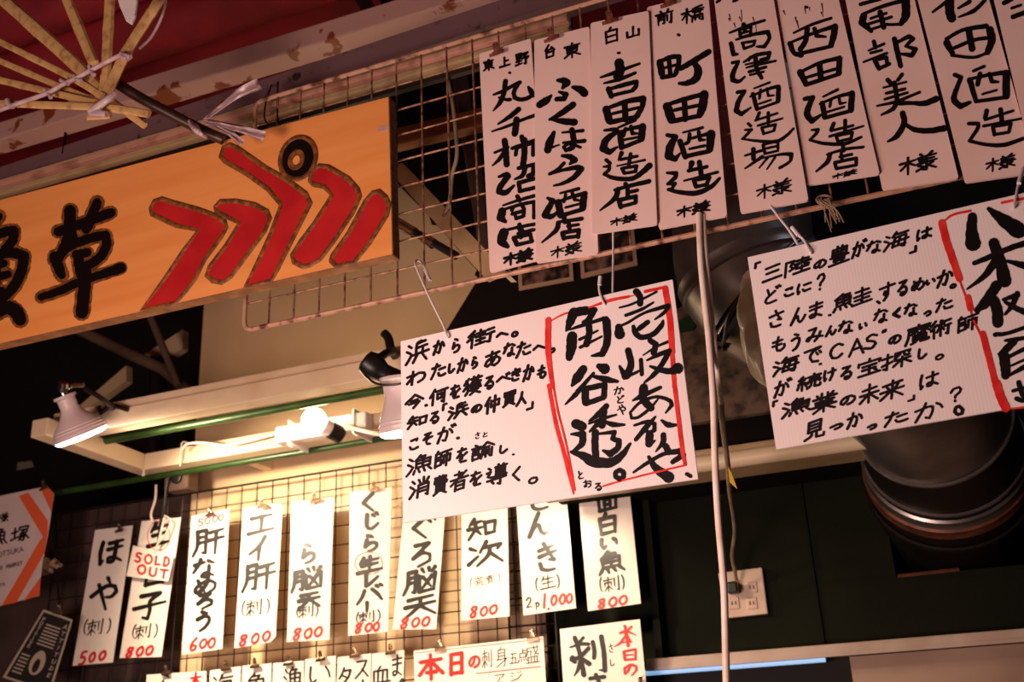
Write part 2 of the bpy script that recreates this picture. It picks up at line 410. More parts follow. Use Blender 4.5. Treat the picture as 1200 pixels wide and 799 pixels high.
# ------------------------------------------------------------------ stroke shapes of the characters (box 0..100, y down)
GL = {
'は':"18,12 14,50 18,90 26,78|40,34 88,30|66,10 66,70 60,86 46,84 44,74 54,68 72,74 90,88",
'ほ':"18,12 14,50 18,90 26,78|42,20 86,16|40,42 88,38|66,18 66,72 60,86 46,86 44,76 54,70 72,76 90,88",
'か':"10,36 50,30 62,36 62,60 54,88 42,82|40,8 32,40 12,90|72,24 84,36 90,52",
'が':"10,36 46,30 56,36 56,60 48,88 36,82|36,8 28,40 10,90|66,26 76,38 82,52|74,8 82,18|88,4 95,14",
'ら':"38,8 52,14 60,20|34,30 28,66 40,56 60,50 76,60 76,76 62,90 40,94",
'へ':"6,60 36,34 44,36 94,74",
'べ':"6,60 36,34 44,36 94,74|66,18 72,30|80,12 86,24",
'わ':"30,6 30,94|8,34 36,28 30,44 8,78|30,46 56,28 80,36 86,56 78,78 58,90",
'た':"10,28 56,22|36,6 28,50 10,92|54,46 88,42|50,68 56,84 72,88 94,84",
'し':"30,8 28,64 36,86 56,88 84,66",
'あ':"16,26 80,20|46,6 42,50 50,86|66,36 52,70 28,88 16,78 24,56 50,44 76,48 88,64 80,82 60,94",
'な':"10,26 52,20|34,6 26,32 8,62|66,18 88,32|70,42 70,76 60,90 44,86 46,76 60,72 90,90",
'を':"16,20 74,16|44,4 34,34 14,58 44,44 54,56 52,74|86,38 48,62 36,78 46,92 84,92",
'る':"24,12 72,10 18,62 44,46 70,46 82,62 76,82 56,94 40,88 42,76 58,76 64,88",
'き':"20,24 78,14|20,44 84,32|42,4 58,36 74,58|76,60 58,58|24,66 28,84 50,92 76,90",
'も':"44,6 36,60 42,86 62,92 84,78 84,60|14,32 68,28|12,56 66,52",
'こ':"24,20 74,16 68,28|18,66 26,84 54,90 86,84",
'そ':"26,12 72,8 16,50 88,40|64,42 46,56 42,74 54,90 74,92",
'く':"68,6 22,46 72,94",
'の':"52,24 46,56 26,82 12,70 14,44 34,22 64,16 86,36 88,62 72,84 50,92",
'ど':"28,8 40,44|70,28 30,58 22,76 36,90 80,88|74,6 82,16|88,2 96,12",
'と':"28,8 40,44|76,28 30,58 22,76 36,90 84,88",
'に':"20,10 14,50 20,92 28,76|50,28 88,26|46,66 54,82 90,80",
'さ':"16,32 84,22|44,4 58,36 76,60 60,56|24,66 30,86 52,94 76,92",
'ん':"48,6 12,94 34,56 48,54 54,80 64,92 78,84 92,58",
'ま':"18,22 84,18|20,44 82,40|52,4 52,72 44,90 28,90 22,80 34,72 56,76 84,92",
'す':"8,26 94,20|56,4 58,54 48,70 36,62 40,48 56,50 58,70 38,96",
'め':"24,18 34,50 48,78|62,8 54,46 30,82 16,76 16,56 36,34 66,30 88,48 86,72 62,92",
'い':"18,20 16,56 26,82 38,68|74,26 84,42 88,64",
'う':"38,6 64,14|18,38 50,28 72,36 74,58 56,86 32,98",
'み':"22,14 54,12 40,50 22,84 12,76 22,62 56,64 92,76|78,40 70,70 52,94",
'つ':"8,42 50,26 82,32 90,52 74,76 38,86",
'で':"10,20 88,14 52,32 40,58 54,84 80,90|70,42 78,52|84,36 92,46",
'け':"16,10 12,56 18,90 26,74|40,32 94,28|72,6 74,50 56,94",
'や':"8,50 52,30 82,32 90,48 76,62 58,60|54,6 64,22|28,20 62,94",
'お':"12,26 62,22|36,6 38,78 24,88 14,76 34,56 64,48 86,60 82,82 58,92|74,16 92,32",
'ろ':"24,10 74,8 18,60 52,42 82,54 82,78 40,96",
'じ':"30,8 28,64 36,86 56,88 84,66|58,14 66,26|74,8 82,20",
'ぐ':"60,6 18,46 64,94|70,22 78,34|84,14 92,26",
'エ':"18,18 82,14|50,16 50,80|8,84 92,80",
'イ':"76,6 50,42 10,64|52,40 52,96",
'レ':"26,6 28,90 50,78 90,44",
'バ':"32,20 24,56 6,90|60,18 78,50 94,88|74,2 80,14|88,0 94,10",
'ス':"18,16 80,14 56,56 10,94|52,54 92,92",
'タ':"40,6 28,36 8,60|36,22 82,20 66,60 24,96|32,46 64,62",
'ー':"50,10 50,90",
'ア':"12,14 86,12 62,44|50,34 44,66 20,94",
'ジ':"16,14 34,26|10,40 28,52|14,92 60,76 88,36|62,10 70,22|78,4 86,16",
'。':"50,30 66,36 72,52 64,68 48,70 34,62 32,46 42,32 52,30",
'、':"40,40 60,64", '・':"44,48 58,52",
'？':"22,28 36,10 64,8 76,26 66,46 48,60 46,72|46,92 47,96",
'「':"72,20 30,20 30,70", '」':"70,30 70,80 30,80", '"':"40,20 34,48|66,16 58,44",
'(':"64,4 40,30 40,70 64,96", ')':"36,4 60,30 60,70 36,96", '.':"48,90 54,92", ',':"52,84 44,98",
'A':"48,6 12,96|48,6 88,96|26,62 76,58", 'C':"84,22 56,8 26,24 14,54 28,84 58,92 86,76", 'D':"24,8 22,92 58,86 82,60 76,28 54,10 20,8",
'E':"80,10 24,10 24,90 82,90|24,48 70,48", 'I':"50,8 50,92", 'K':"22,6 22,94|80,8 24,54|36,46 84,94",
'L':"24,6 22,90 84,86", 'M':"14,94 20,8 50,64 80,8 88,94", 'O':"52,8 22,24 14,56 34,90 66,90 86,58 76,22 48,8",
'P':"24,94 24,8 64,8 80,26 68,48 26,52", 'R':"24,94 24,8 64,8 78,26 66,46 26,50 84,94", 'S':"80,20 52,8 26,20 30,40 66,52 78,72 56,92 18,82",
'T':"8,12 92,10|50,12 50,94", 'U':"18,6 20,68 40,92 66,90 82,66 84,6", 'V':"12,8 50,92 88,8", 'N':"18,94 20,8 80,92 82,8",
'0':"52,10 28,28 24,64 44,92 70,80 78,44 66,14 50,10", '1':"50,6 48,94", '2':"22,28 40,10 66,14 68,36 22,88 80,86",
'5':"74,10 36,12 30,46 60,44 76,64 64,88 28,90", '6':"66,8 36,36 26,70 44,92 70,82 70,62 48,56 30,70",
'8':"70,14 40,12 28,30 50,46 70,64 60,88 34,90 26,70 48,50 72,32 68,14", 'p':"30,30 30,100|30,42 54,32 70,48 58,70 32,66",
'浜':"10,12 22,24|4,36 18,48|4,92 14,76 26,56|62,6 44,14 44,56|44,32 90,28|44,14 80,8|72,32 72,56|30,58 98,54|50,64 34,92|70,62 92,92",
'街':"28,4 8,28|32,26 6,54|22,46 22,96|36,24 66,22|50,8 50,84|34,42 68,40|36,62 66,60|34,86 70,82|74,20 96,18|72,44 98,42|86,44 86,90 78,86",
'今':"50,4 8,50|50,4 94,50|32,46 66,44|22,62 76,60 48,98",
'何':"30,6 6,46|22,34 22,96|36,20 98,18|84,20 84,92 72,86|46,38 48,68|46,40 70,38 68,64|48,66 70,64",
'獲':"28,6 6,34|16,16 28,44 28,74 16,94|26,40 4,66|40,14 96,12|56,4 56,22|80,4 78,22|52,24 38,48|46,38 46,66|66,22 62,32|46,36 94,34|48,48 90,46|48,58 92,56|48,66 96,66|68,32 68,66|42,74 84,72 42,98|52,76 94,98",
'知':"24,6 8,34|18,24 48,22|4,50 50,48|28,24 28,52 6,94|30,54 46,80|60,30 62,84|60,32 92,30 90,80|62,80 92,78",
'仲':"30,6 6,46|22,34 22,96|42,30 44,66|42,32 92,30 90,62|44,62 92,60|66,6 66,98",
'買':"14,8 16,30|14,10 86,8 84,28|38,10 38,28|60,10 60,28|16,30 86,28|26,40 26,82|26,40 76,38 76,80|28,54 74,52|28,66 74,64|28,80 76,78|36,84 12,98|64,84 88,98",
'人':"50,6 42,50 8,92|48,38 94,90",
'漁':"10,12 22,24|4,36 18,48|4,92 14,76 26,56|50,4 32,28|48,14 70,12 58,26|36,28 38,66|36,30 90,28 88,64|62,28 62,64|38,46 88,44|38,64 90,62|32,76 28,92|48,76 52,90|66,74 72,88|84,72 96,88",
'師':"22,4 16,18|12,18 12,94|12,20 42,18 40,42|14,42 42,40|14,58 44,56 42,86|14,88 44,84|50,16 98,12|56,36 56,80|56,36 92,34 92,70 84,72|74,14 74,98",
'諭':"18,4 28,12|4,22 40,20|10,36 34,34|10,48 34,46|10,62 12,94|10,62 36,60 34,90|12,90 36,88|68,4 44,32|68,4 98,30|56,34 80,32|50,46 48,94|50,46 66,44 66,90|52,60 64,58|52,74 64,72|78,46 78,76|92,42 92,92 84,88",
'消':"10,12 22,24|4,36 18,48|4,92 14,76 26,56|62,4 62,32|40,12 48,28|84,10 74,28|40,38 40,96|40,38 86,36 86,92 76,88|42,54 84,52|42,70 84,68",
'費':"14,12 80,10 78,22|14,24 78,22|14,24 12,38 88,34 86,44|40,4 36,36 22,48|62,4 62,50|26,50 26,84|26,50 76,48 76,82|28,62 74,60|28,72 74,70|28,83 76,82|36,86 12,98|64,86 90,98",
'者':"26,16 68,14|48,4 48,38|6,40 96,36|84,8 10,66|34,56 34,96|34,56 78,54 78,94|36,74 76,72|36,92 78,90",
'導':"10,8 20,18|4,30 20,28 8,48 30,54 96,54|40,12 94,10|54,2 58,10|80,2 74,10|46,20 46,46|46,20 86,18 86,44|48,30 84,28|48,38 84,36|46,46 88,44|8,70 96,66|70,58 70,96 58,92|30,76 40,88",
'三':"16,16 80,12|22,48 76,44|8,86 94,82",
'陸':"10,10 10,98|10,10 38,10 26,38 38,56 24,66|48,18 90,16|68,4 68,34|42,36 98,34|58,38 44,56|76,38 78,52 92,52|48,66 90,64|68,52 68,92|40,94 98,92",
'豊':"18,16 18,48|18,16 82,14 82,46|40,4 40,46|60,4 60,46|20,32 80,30|18,48 82,46|10,58 92,56|28,66 28,80|28,66 74,64 72,78|30,80 74,78|34,84 40,92|66,82 60,92|6,96 96,94",
'海':"10,12 22,24|4,36 18,48|4,92 14,76 26,56|48,4 34,28|46,18 94,16|46,34 38,84|46,34 88,32 82,92 72,88|30,60 98,56|40,82 88,80|64,38 60,76",
'鮭':"24,4 6,28|22,12 42,12 30,28|10,30 12,66|10,30 46,28 44,64|28,30 28,64|12,48 44,46|12,66 46,64|8,76 4,92|20,76 22,90|32,74 36,88|44,72 50,84|58,22 92,20|74,6 74,48|54,50 98,46|58,70 94,68|76,52 76,90|52,94 100,90",
'魔':"50,2 50,12|10,14 94,12|14,14 12,60 2,96|22,28 50,26|36,18 36,50|36,30 22,48|36,30 50,44|56,28 94,26|74,18 74,50|74,30 58,48|74,30 94,46|52,52 46,58|30,60 30,80|30,60 80,58 80,78|32,70 78,68|30,80 80,78|54,60 54,80|46,80 40,90 24,98|60,80 60,94 90,94 92,86",
'術':"26,4 6,28|30,26 4,56|20,48 20,98|34,32 66,30|50,8 50,96|50,36 34,70|50,36 66,62|58,12 66,22|74,18 96,16|70,44 98,42|86,44 86,92 78,88",
'続':"26,4 10,24 28,30|36,20 8,52 38,48|24,50 24,96|10,66 6,84|36,62 42,78|48,18 96,16|70,4 70,34|54,36 90,34|48,50 46,62|48,50 96,48 92,58|62,60 58,82 44,96|76,58 76,88 94,92 98,80",
'宝':"50,2 50,14|10,18 8,36|10,20 92,18 86,34|24,42 76,40|24,62 76,60|10,92 92,90|50,42 50,90|70,70 80,80",
'探':"4,28 36,24|22,6 22,92 12,86|4,66 38,52|46,14 44,28|46,14 94,12 90,24|60,22 46,42|74,20 78,36 90,38|44,56 96,54|70,42 70,98|68,56 42,88|72,56 98,86",
'業':"38,4 38,26|60,4 60,26|20,10 28,22|80,8 70,22|8,28 92,26|34,30 40,40|66,28 58,40|16,44 84,42|20,56 80,54|6,68 94,66|50,42 50,98|48,68 12,94|52,68 90,94",
'未':"18,30 82,26|6,54 94,50|50,4 50,96|48,54 8,90|52,54 94,90",
'来':"14,22 86,18|30,30 38,44|72,28 62,44|6,54 94,50|50,4 50,96|48,54 8,90|52,54 94,90",
'見':"24,8 24,62|24,8 76,6 76,60|26,26 74,24|26,42 74,40|24,60 76,58|40,62 36,80 10,96|60,62 60,90 92,92 94,78",
'肝':"16,10 16,60 4,94|16,10 42,8 42,90 32,88|18,32 42,30|18,52 42,50|54,20 94,16|48,48 98,44|74,20 74,98",
'刺':"4,22 54,18|28,4 28,96|10,38 10,60|10,38 48,36 46,58|28,60 6,88|30,60 52,84|66,18 66,68|88,6 88,94 78,90",
'脳':"14,10 14,60 4,94|14,10 38,8 38,90 30,88|16,32 38,30|16,52 38,50|54,4 60,18|72,2 74,16|92,4 82,20|48,30 50,92 94,90|94,28 94,92|60,38 84,78|84,36 58,80",
'天':"16,18 84,14|8,46 92,42|50,18 46,50 8,94|50,46 94,94",
'生':"28,8 12,40|22,28 82,24|20,54 80,50|6,90 96,86|50,6 50,88",
'次':"8,22 24,34|4,84 30,56|52,6 34,44|48,26 92,24 82,42|62,30 56,60 26,94|62,50 96,94",
'魚':"42,2 18,28|40,12 66,12 54,26|20,28 22,68|20,30 80,28 78,66|50,28 50,66|22,48 78,46|22,68 80,66|16,78 8,94|36,78 40,92|58,76 66,90|78,74 94,92",
'子':"20,12 78,10 50,34 54,60 50,92 36,86|6,50 96,46",
'白':"46,2 34,18|18,22 20,94|18,22 82,20 80,92|22,54 78,52|20,90 82,88",
'血':"50,2 38,18|18,26 18,84|18,26 82,24 82,84|38,28 38,84|60,28 60,84|4,90 96,86",
'面':"10,10 92,8|44,10 36,22|14,26 16,94|14,26 88,24 86,92|38,26 38,92|62,26 62,92|40,48 60,46|40,70 60,68|16,92 88,90",
'荒':"8,18 92,16|34,6 34,28|64,6 64,28|50,28 50,38|14,42 88,40|28,44 26,58 76,56|32,66 28,84 16,96|50,64 50,92|70,62 70,88 92,88",
'煮':"20,14 66,12|44,2 44,28|6,32 94,28|80,4 14,48|36,42 36,74|36,42 72,40 72,72|38,56 70,54|38,72 72,70|20,82 12,96|38,82 42,94|58,80 64,92|76,78 90,92",
'身':"46,2 36,14|24,16 24,64|24,16 74,14 74,86 64,96|26,32 72,30|26,46 72,44|8,64 92,58 10,98",
'五':"14,14 86,12|40,14 30,90|20,48 72,46 68,90|4,94 96,90",
'点':"50,4 50,34|50,18 86,16|22,36 22,66|22,36 80,34 78,64|24,64 80,62|16,76 6,94|36,76 40,90|58,74 64,88|78,72 94,90",
'盛':"10,16 10,40 2,58|12,16 90,14|14,34 38,32 34,54|54,4 62,36 84,54 90,46|84,24 60,54|72,4 82,10|16,64 18,90|16,64 82,62 80,88|38,64 38,90|60,64 60,90|4,94 96,92",
'本':"10,28 90,24|50,4 50,96|48,28 6,76|52,28 96,76|32,70 70,68",
'日':"22,10 22,92|22,10 78,8 78,90|24,48 76,46|24,88 78,86",
'東':"10,20 90,16|22,32 24,62|22,32 78,30 76,60|24,46 76,44|24,62 78,60|50,4 50,98|48,62 8,92|52,62 94,90",
'上':"48,6 48,88|50,42 82,40|6,92 96,88",
'野':"12,10 12,46|12,10 46,8 44,44|14,28 44,26|14,46 46,44|28,10 28,84|10,64 48,62|6,88 50,82|56,14 92,12 76,30|64,26 78,36|54,46 98,42 88,56|78,46 78,92 66,88",
'台':"44,4 20,40 76,36|64,24 84,48|26,56 28,94|26,56 76,54 74,92|28,92 76,90",
'山':"50,8 50,84|14,42 16,86 84,82|86,38 86,90",
'前':"30,4 38,18|72,2 62,18|6,24 96,20|18,34 18,94|18,34 48,32 48,88 40,90|20,50 46,48|20,64 46,62|64,38 64,76|86,30 86,94 76,90",
'橋':"4,30 44,26|24,6 24,96|24,34 4,70|26,36 42,58|88,4 50,14|46,26 98,22|70,12 50,38|70,24 94,36|58,40 58,54|58,40 82,38 80,52|48,62 46,98|48,62 92,60 92,96 84,94|60,74 60,90|60,74 80,72 78,88",
'様':"4,32 44,28|24,6 24,96|24,36 4,68|26,36 42,58|56,8 62,18|86,4 76,18|50,26 96,22|54,40 92,38|48,56 98,52|72,22 72,94 62,90|52,66 66,76|48,92 66,78|90,62 74,72|74,70 98,94",
'塚':"6,40 40,36|22,14 22,74|2,80 42,66|48,14 46,26|48,14 96,12 92,24|56,32 90,30|74,32 50,56|64,44 76,66 68,92 56,90|62,54 46,70|68,66 44,88|90,40 76,54|74,52 98,86",
}

# ------------------------------------------------------------------ the place: floor, walls, openings
def slab(name, mat_, x0, x1, y0, y1, z0, z1, bev=0.0):
    mb = MB(); mb.box((x0, y0, z0), (x1, y1, z1), bev)
    return mb.build(name, mat_)

struct(slab('floor', M['near_black'], -5.5, 3.0, -2.0, 4.2, -0.05, 0.0))
struct(slab('wall_back', M['wall'], P(223, 600, 2.5).x, P(592, 650, 2.5).x, 2.5, 2.56, 0.0, 3.36))
struct(slab('wall_left', M['purple'], -4.2, P(222, 600, 2.5).x, 2.52, 2.58, 0.0, P(150, 588, 2.52).z))
zg = P(980, 772, 2.5).z
xo = P(1030, 560, 2.5).x; zo = P(1090, 672, 2.5).z
mb = MB(); mb.box((P(592, 650, 2.5).x, 2.5, zg), (xo, 2.56, P(860, 535, 2.5).z)); mb.box((xo, 2.5, zg), (2.2, 2.56, zo))
struct(mb.build('wall_right', M['green_wall']))
struct(slab('wall_below', M['dark'], P(592, 650, 2.5).x, P(998, 790, 2.5).x, 2.5, 2.56, 0.0, zg))
struct(slab('wall_panel', M['pale_panel'], P(1000, 790, 2.5).x, 2.2, 2.47, 2.56, 0.0, zg))
struct(slab('wall_rear', M['dark'], -6.0, 3.0, 3.6, 3.7, 0.0, 4.2))

mb = MB()
for a, b in ((600, 642),):
    x0, x1 = P(a, 740, 2.48).x, P(b, 740, 2.48).x
    z = 0.9
    while z < P(620, 700, 2.48).z + .3:
        mb.box((x0, 2.47, z), (x1, 2.498, z + 0.062), 0.002); z += 0.065
struct(mb.build('trim_1', M['stone']), 'weathered upright board with joints beside the cream wall', 'trim')

# joints of the green wall sheets
mb = MB()
for px in (758, 948):
    x = P(px, 640, 2.5).x
    mb.box((x - 0.004, 2.494, zg), (x + 0.004, 2.502, P(860, 540, 2.5).z))
mb.box((P(762, 640, 2.5).x, 2.46, zg), (P(770, 640, 2.5).x, 2.5, P(860, 540, 2.5).z))
struct(mb.build('trim_2', M['green_wall']))

# aluminium rail along the lower edge of the green wall
a, b = P(757, 777, 2.44), P(1290, 738, 2.44)
mb = MB(); mb.box((a.x, 2.44, (a.z + b.z) / 2 - .012), (b.x, 2.5, (a.z + b.z) / 2 + .012), .003)
mb.box((a.x, 2.435, (a.z + b.z) / 2 - .014), (b.x, 2.45, (a.z + b.z) / 2 - .006))
struct(mb.build('trim_3', M['dull_rail']), 'cream metal rail along the foot of the dark green wall', 'trim')
t = empty('tube_lamp', P(860, 786, 2.46))
tag(t, 'thin bluish tube lamp just under the cream rail at bottom right', 'lamp')
mb = MB(); a = P(700, 793, 2.46); b = P(968, 777, 2.46); mb.tube([a, Vector((b.x, a.y, a.z))], .006, 10)
mb.build('tube', M['tube_blue'], t, True)
mb = MB(); mb.box((a.x, 2.468, a.z - .004), (b.x, 2.498, a.z + .012), .002); mb.build('housing', M['black_metal'], t)

# red canvas roof, ends at the back wall
def canvas(u, v):
    x = -5.2 + 6.6 * u
    y = 2.66 - 2.5 * v
    z = 3.40 + (2.66 - y) * 0.36 + 0.035 * math.sin(v * 17 + 0.5 * math.sin(u * 5)) + 0.03 * math.sin(u * 9 + v * 3)
    return Vector((x, y, z))
mb = MB(); mb.grid(canvas, 70, 60); o = mb.build('ceiling', M['awning'], smooth=True); struct(o)
o['label'] = 'dark red canvas awning overhead'
sol = o.modifiers.new('thickness', 'SOLIDIFY'); sol.thickness = 0.003

def roll(pts, r, label):
    mb = MB()
    pts = [P(*p) for p in pts]
    pp, _ = catmull(pts, [1] * len(pts), 8)
    n = 28; rings = []
    for i, p in enumerate(pp):
        t_ = (pp[min(i + 1, len(pp) - 1)] - pp[max(i - 1, 0)]).normalized()
        a = Vector((0, -1, 0)); a = (a - t_ * a.dot(t_)).normalized(); b = t_.cross(a)
        rings.append([p + (a * math.cos(k * 2 * math.pi / n) + b * math.sin(k * 2 * math.pi / n)) * r *
                      (1 + .05 * math.sin(3 * k * 2 * math.pi / n + i * .35) + .03 * math.sin(i * .9 + k)) for k in range(n)])
    mb.rings(rings)
    return tag(mb.build('canvas_roll', M['awning'], smooth=True), label, 'awning')
roll([(-120, 128, 1.9), (120, 52, 1.9), (330, -22, 1.9), (480, -75, 1.9)], .085, 'thick rolled red canvas running across just above the flaking beam')
roll([(-160, 70, 1.72), (20, 20, 1.72), (170, -40, 1.72), (330, -110, 1.72)], .075, 'red canvas roll highest up behind the bamboo strips')

# ------------------------------------------------------------------ overhead beams
def beam_x(name, mat_, p0, p1, depth, h, d, label=None, bev=.004, cat='beam'):
    """beam parallel to the stall front; p0/p1: photo points of its lower front edge"""
    a, b = P(*p0, depth), P(*p1, depth)
    mb = MB()
    mb.prism([a, b, b + Vector((0, 0, h)), a + Vector((0, 0, h))], (0, d, 0))
    o = mb.build(name, mat_)
    bv = o.modifiers.new('bevel', 'BEVEL'); bv.width = bev; bv.segments = 2
    if label: tag(o, label, cat)
    return o

beam_x('roof_beam', M['rust_beam'], (-420, 290), (640, -30), 1.62, .052, .055, 'white steel roof beam with flaking rusty paint')
t = empty('cross_beam', P(300, 150, 1.50))
tag(t, 'dull mauve steel beam with a bolt below the flaking white beam', 'beam')
a, b = P(-60, 238, 1.50), P(760, -30, 1.50)
mb = MB(); mb.prism([a, b, b + Vector((0, 0, .05)), a + Vector((0, 0, .05))], (0, .045, 0)); mb.build('rail', M['mauve'], t)
mb = MB(); c = P(348, 91, 1.5); mb.lathe(c, (0, -1, 0), [(0, .0085), (.004, .0085), (.0045, .006), (.008, .0055)], 6); mb.build('bolt', M['chrome'], t)
mb = MB(); a = P(74, 170, 1.499); mb.box((a.x - .0012, 1.4985, a.z - .02), (a.x + .0012, 1.505, a.z + .032)); mb.build('joint', M['black_metal'], t)

t = empty('curtain_rail', P(200, 190, 1.47))
tag(t, 'cream double curtain rail just behind the top of the wire panel', 'rail')
for nm, dz, h, yy, m_ in (('felt_strip', -.016, .052, 1.478, 'black_metal'), ('lower_track', -.004, .007, 1.462, 'cream_rail'), ('middle_track', .0065, .0035, 1.466, 'cream_rail'), ('upper_track', .0145, .011, 1.458, 'mauve_pink'), ('lip', .0285, .005, 1.462, 'cream_rail')):
    a, b = P(-60, 246, 1.47), P(668, 36, 1.47)
    z = (a.z + b.z) / 2 + dz
    mb = MB(); mb.box((a.x, yy, z), (b.x, 1.49, z + h), .001); mb.build(nm, M[m_], t)

tag(beam_x('plank', M['plank'], (430, 178), (590, 140), 1.72, .042, .03), 'rough brown wooden plank behind the wire panel right of the plywood sign', 'plank')

def pole(name, pts, r, m_, label, cat, smooth=0, n=10):
    mb = MB(); mb.tube([P(*p) for p in pts], r, n, smooth)
    return tag(mb.build(name, M[m_], smooth=True), label, cat)

pole('steel_tube', [(380, -100, 1.72), (420, -10, 1.72), (462, 66, 1.72)], .017, 'black_metal', 'dark tube dropping behind the flaking beam above the cross beam bolt', 'tube')
pole('steel_tube', [(440, -60, 1.768), (478, 130, 1.768), (512, 260, 1.768)], .012, 'near_black', 'dim upright pipe behind the wire panel left of the hanging cream cable', 'tube')
pole('steel_tube', [(515, -60, 1.768), (545, 130, 1.768), (572, 300, 1.768)], .016, 'purple', 'dim upright pipe behind the wire panel right of the hanging cream cable', 'tube')
pole('cable', [(521, 76, 1.50), (530, 118, 1.49), (535, 165, 1.485), (535, 186, 1.49), (530, 205, 1.5), (527, 235, 1.52), (520, 252, 1.6)], .0036, 'grey_cord', 'cream cable hanging behind the wire panel beside the plywood sign', 'cable', 6)

mb = MB()
q = [(452, 196), (466, 192), (590, 322), (572, 330)]
mb.prism([P(x, y, 1.6) for x, y in q], (0, .004, 0))
mb.prism([P(466, 192, 1.6), P(472, 191, 1.6), P(597, 322, 1.6), P(590, 322, 1.6)], (0, .035, 0))
tag(mb.build('angle_bar', M['cream_rail']), 'cream angle bar slanting down behind the wire panel', 'bar')
t = empty('swing_rod', P(500, 280, 1.66)); tag(t, 'black and chrome rod sloping behind the wire panel', 'rod')
mb = MB(); mb.tube([P(440, 246, 1.66), P(535, 300, 1.66)], .008, 12); mb.build('tube', M['black'], t, True)
for a, b in (((462, 259), (486, 273)), ((497, 279), (508, 286))):
    mb = MB(); mb.tube([P(*a, 1.66), P(*b, 1.66)], .0105, 12); mb.build('sleeve', M['chrome'], t, True)

# dark roof truss behind the lamp frame, far left
t = empty('roof_truss', P(230, 420, 2.62)); tag(t, 'dark steel truss of brace tubes and cream plates left of the cream wall', 'truss')
a, b = P(222, 420, 2.6), P(236, 420, 2.6)
mb = MB(); mb.box((a.x, 2.6, 0.0), (b.x, 2.66, 3.6), .003); mb.build('post', M['black_metal'], t)
for pts, r, m_ in (([(60, 372, 2.6), (92, 386, 2.6), (150, 414, 2.6), (190, 432, 2.6), (226, 462, 2.6)], .018, 'truss'), ([(168, 350, 2.57), (209, 452, 2.57)], .012, 'truss'), ([(185, 420, 2.66), (180, 540, 2.66)], .03, 'black_metal')):
    mb = MB(); mb.tube([P(*p) for p in pts], r, 12); mb.build('brace', M[m_], t, True)
for q in ([(148, 428), (148, 446), (98, 482), (90, 478)], [(214, 386), (214, 408), (178, 430), (165, 418)], [(176, 468), (190, 470), (206, 482), (178, 482)]):
    mb = MB(); mb.prism([P(x, y, 2.72) for x, y in q], (0, .03, 0)); mb.build('plate', M['wall'], t)

# ------------------------------------------------------------------ cream lamp frame (near beam, far beam, end beam) and its green poles
zb = P(300, 528, 2.3).z
t = empty('lighting_rack', P(250, 500, 2.1)); tag(t, 'cream painted rectangular steel lamp rack hanging under the roof', 'rack')
xl = P(45, 495, 1.95).x
xr = P(505, 470, 2.0).x
mb = MB(); mb.box((xl, 1.985, zb + .010), (xr, 2.03, zb + .056), .003); mb.box((xl, 1.995, zb + .05), (xr, 2.03, zb + .080), .003); mb.build('near_beam', M['beam'], t)
xe = P(152, 548, 2.3).x
mb = MB(); mb.box((xe, 2.3, zb), (xr + .05, 2.35, zb + .046), .003); mb.build('far_beam', M['beam'], t)
mb = MB()
a = Vector((xl, 1.93, zb)); b = Vector((xe, 2.3, zb))
w = Vector((.05, 0, 0))
mb.prism([a, a + w, b + w, b], (0, 0, .045)); o = mb.build('end_beam', M['beam'], t)
bv = o.modifiers.new('bevel', 'BEVEL'); bv.width = .003; bv.segments = 2
mb = MB(); mb.box((xr - .06, 2.04, zb + .004), (xr - .02, 2.31, zb + .04), .003); mb.build('end_beam', M['beam'], t)
for x in (xe + .3, xr - .1):
    mb = MB(); mb.box((x, 2.345, zb + .006), (x + .03, 2.502, zb + .036), .002); mb.build('wall_bracket', M['beam'], t)
mb = MB(); a = P(168, 556, 2.3); mb.tube([(a.x, 2.3, zb), (a.x, 2.3, zb - .012)], .003, 8); mb.ball((a.x, 2.3, zb - .014), .005, 10); mb.build('hook_stub', M['white_plastic'], t, True)

a, b = P(95, 546, 2.14), P(470, 450, 2.14)
pz = b.z - .006
mb = MB(); mb.tube([Vector((P(110, 552, 2.14).x, 2.14, pz)), Vector((xr - .06, 2.14, pz))], .0105, 14)
tag(mb.build('green_pole', M['green'], smooth=True), 'green pole between the two long beams of the lamp frame', 'pole')
b = P(470, 503, 2.33)
mb = MB(); mb.tube([Vector((P(55, 575, 2.33).x, 2.36, b.z - .006)), Vector((xr + .05, 2.36, b.z - .006))], .009, 14)
tag(mb.build('green_pole', M['green'], smooth=True), 'green pole running under the far beam of the lamp frame', 'pole')

# ------------------------------------------------------------------ lamps
def px_axis(dx, dy, toward=0.0):
    v = _right * dx + _down * dy - _fwd * toward
    return v.normalized()

# round bulb on its white batten
bp = P(368, 493, 2.21)
t = empty('bulb_lamp', bp); tag(t, 'round lit bulb screwed into a white batten on the lamp frame', 'lamp')
mb = MB(); mb.ball(bp, .0315, 28); mb.build('bulb', M['bulb'], t, True)
ax = px_axis(.80, .50, -.35)
mb = MB(); mb.lathe(bp + ax * .026, ax, [(0, .022), (.012, .020), (.02, .019)], 24); mb.build('neck', M['housing'], t, True)
mb = MB(); mb.lathe(bp + ax * .046, ax, [(0, .020), (.002, .022), (.034, .021), (.038, .016)], 24); mb.build('socket', M['galv_dark'], t, True)
a, b = P(325, 512, 2.275), P(432, 488, 2.275)
mb = MB(); mb.box((a.x, 2.262, zb - .002), (b.x, 2.298, zb + .042), .004); mb.build('batten', M['white_plastic'], t)
for px in (338, 414):
    x = P(px, 515, 2.26).x
    mb = MB(); mb.box((x - .003, 2.258, zb - .012), (x + .003, 2.352, zb + .052), .001); mb.tube([(x, 2.262, zb - .012), (x + .014, 2.255, zb - .022)], .002, 6); mb.build('cable_tie', M['white_plastic'], t)
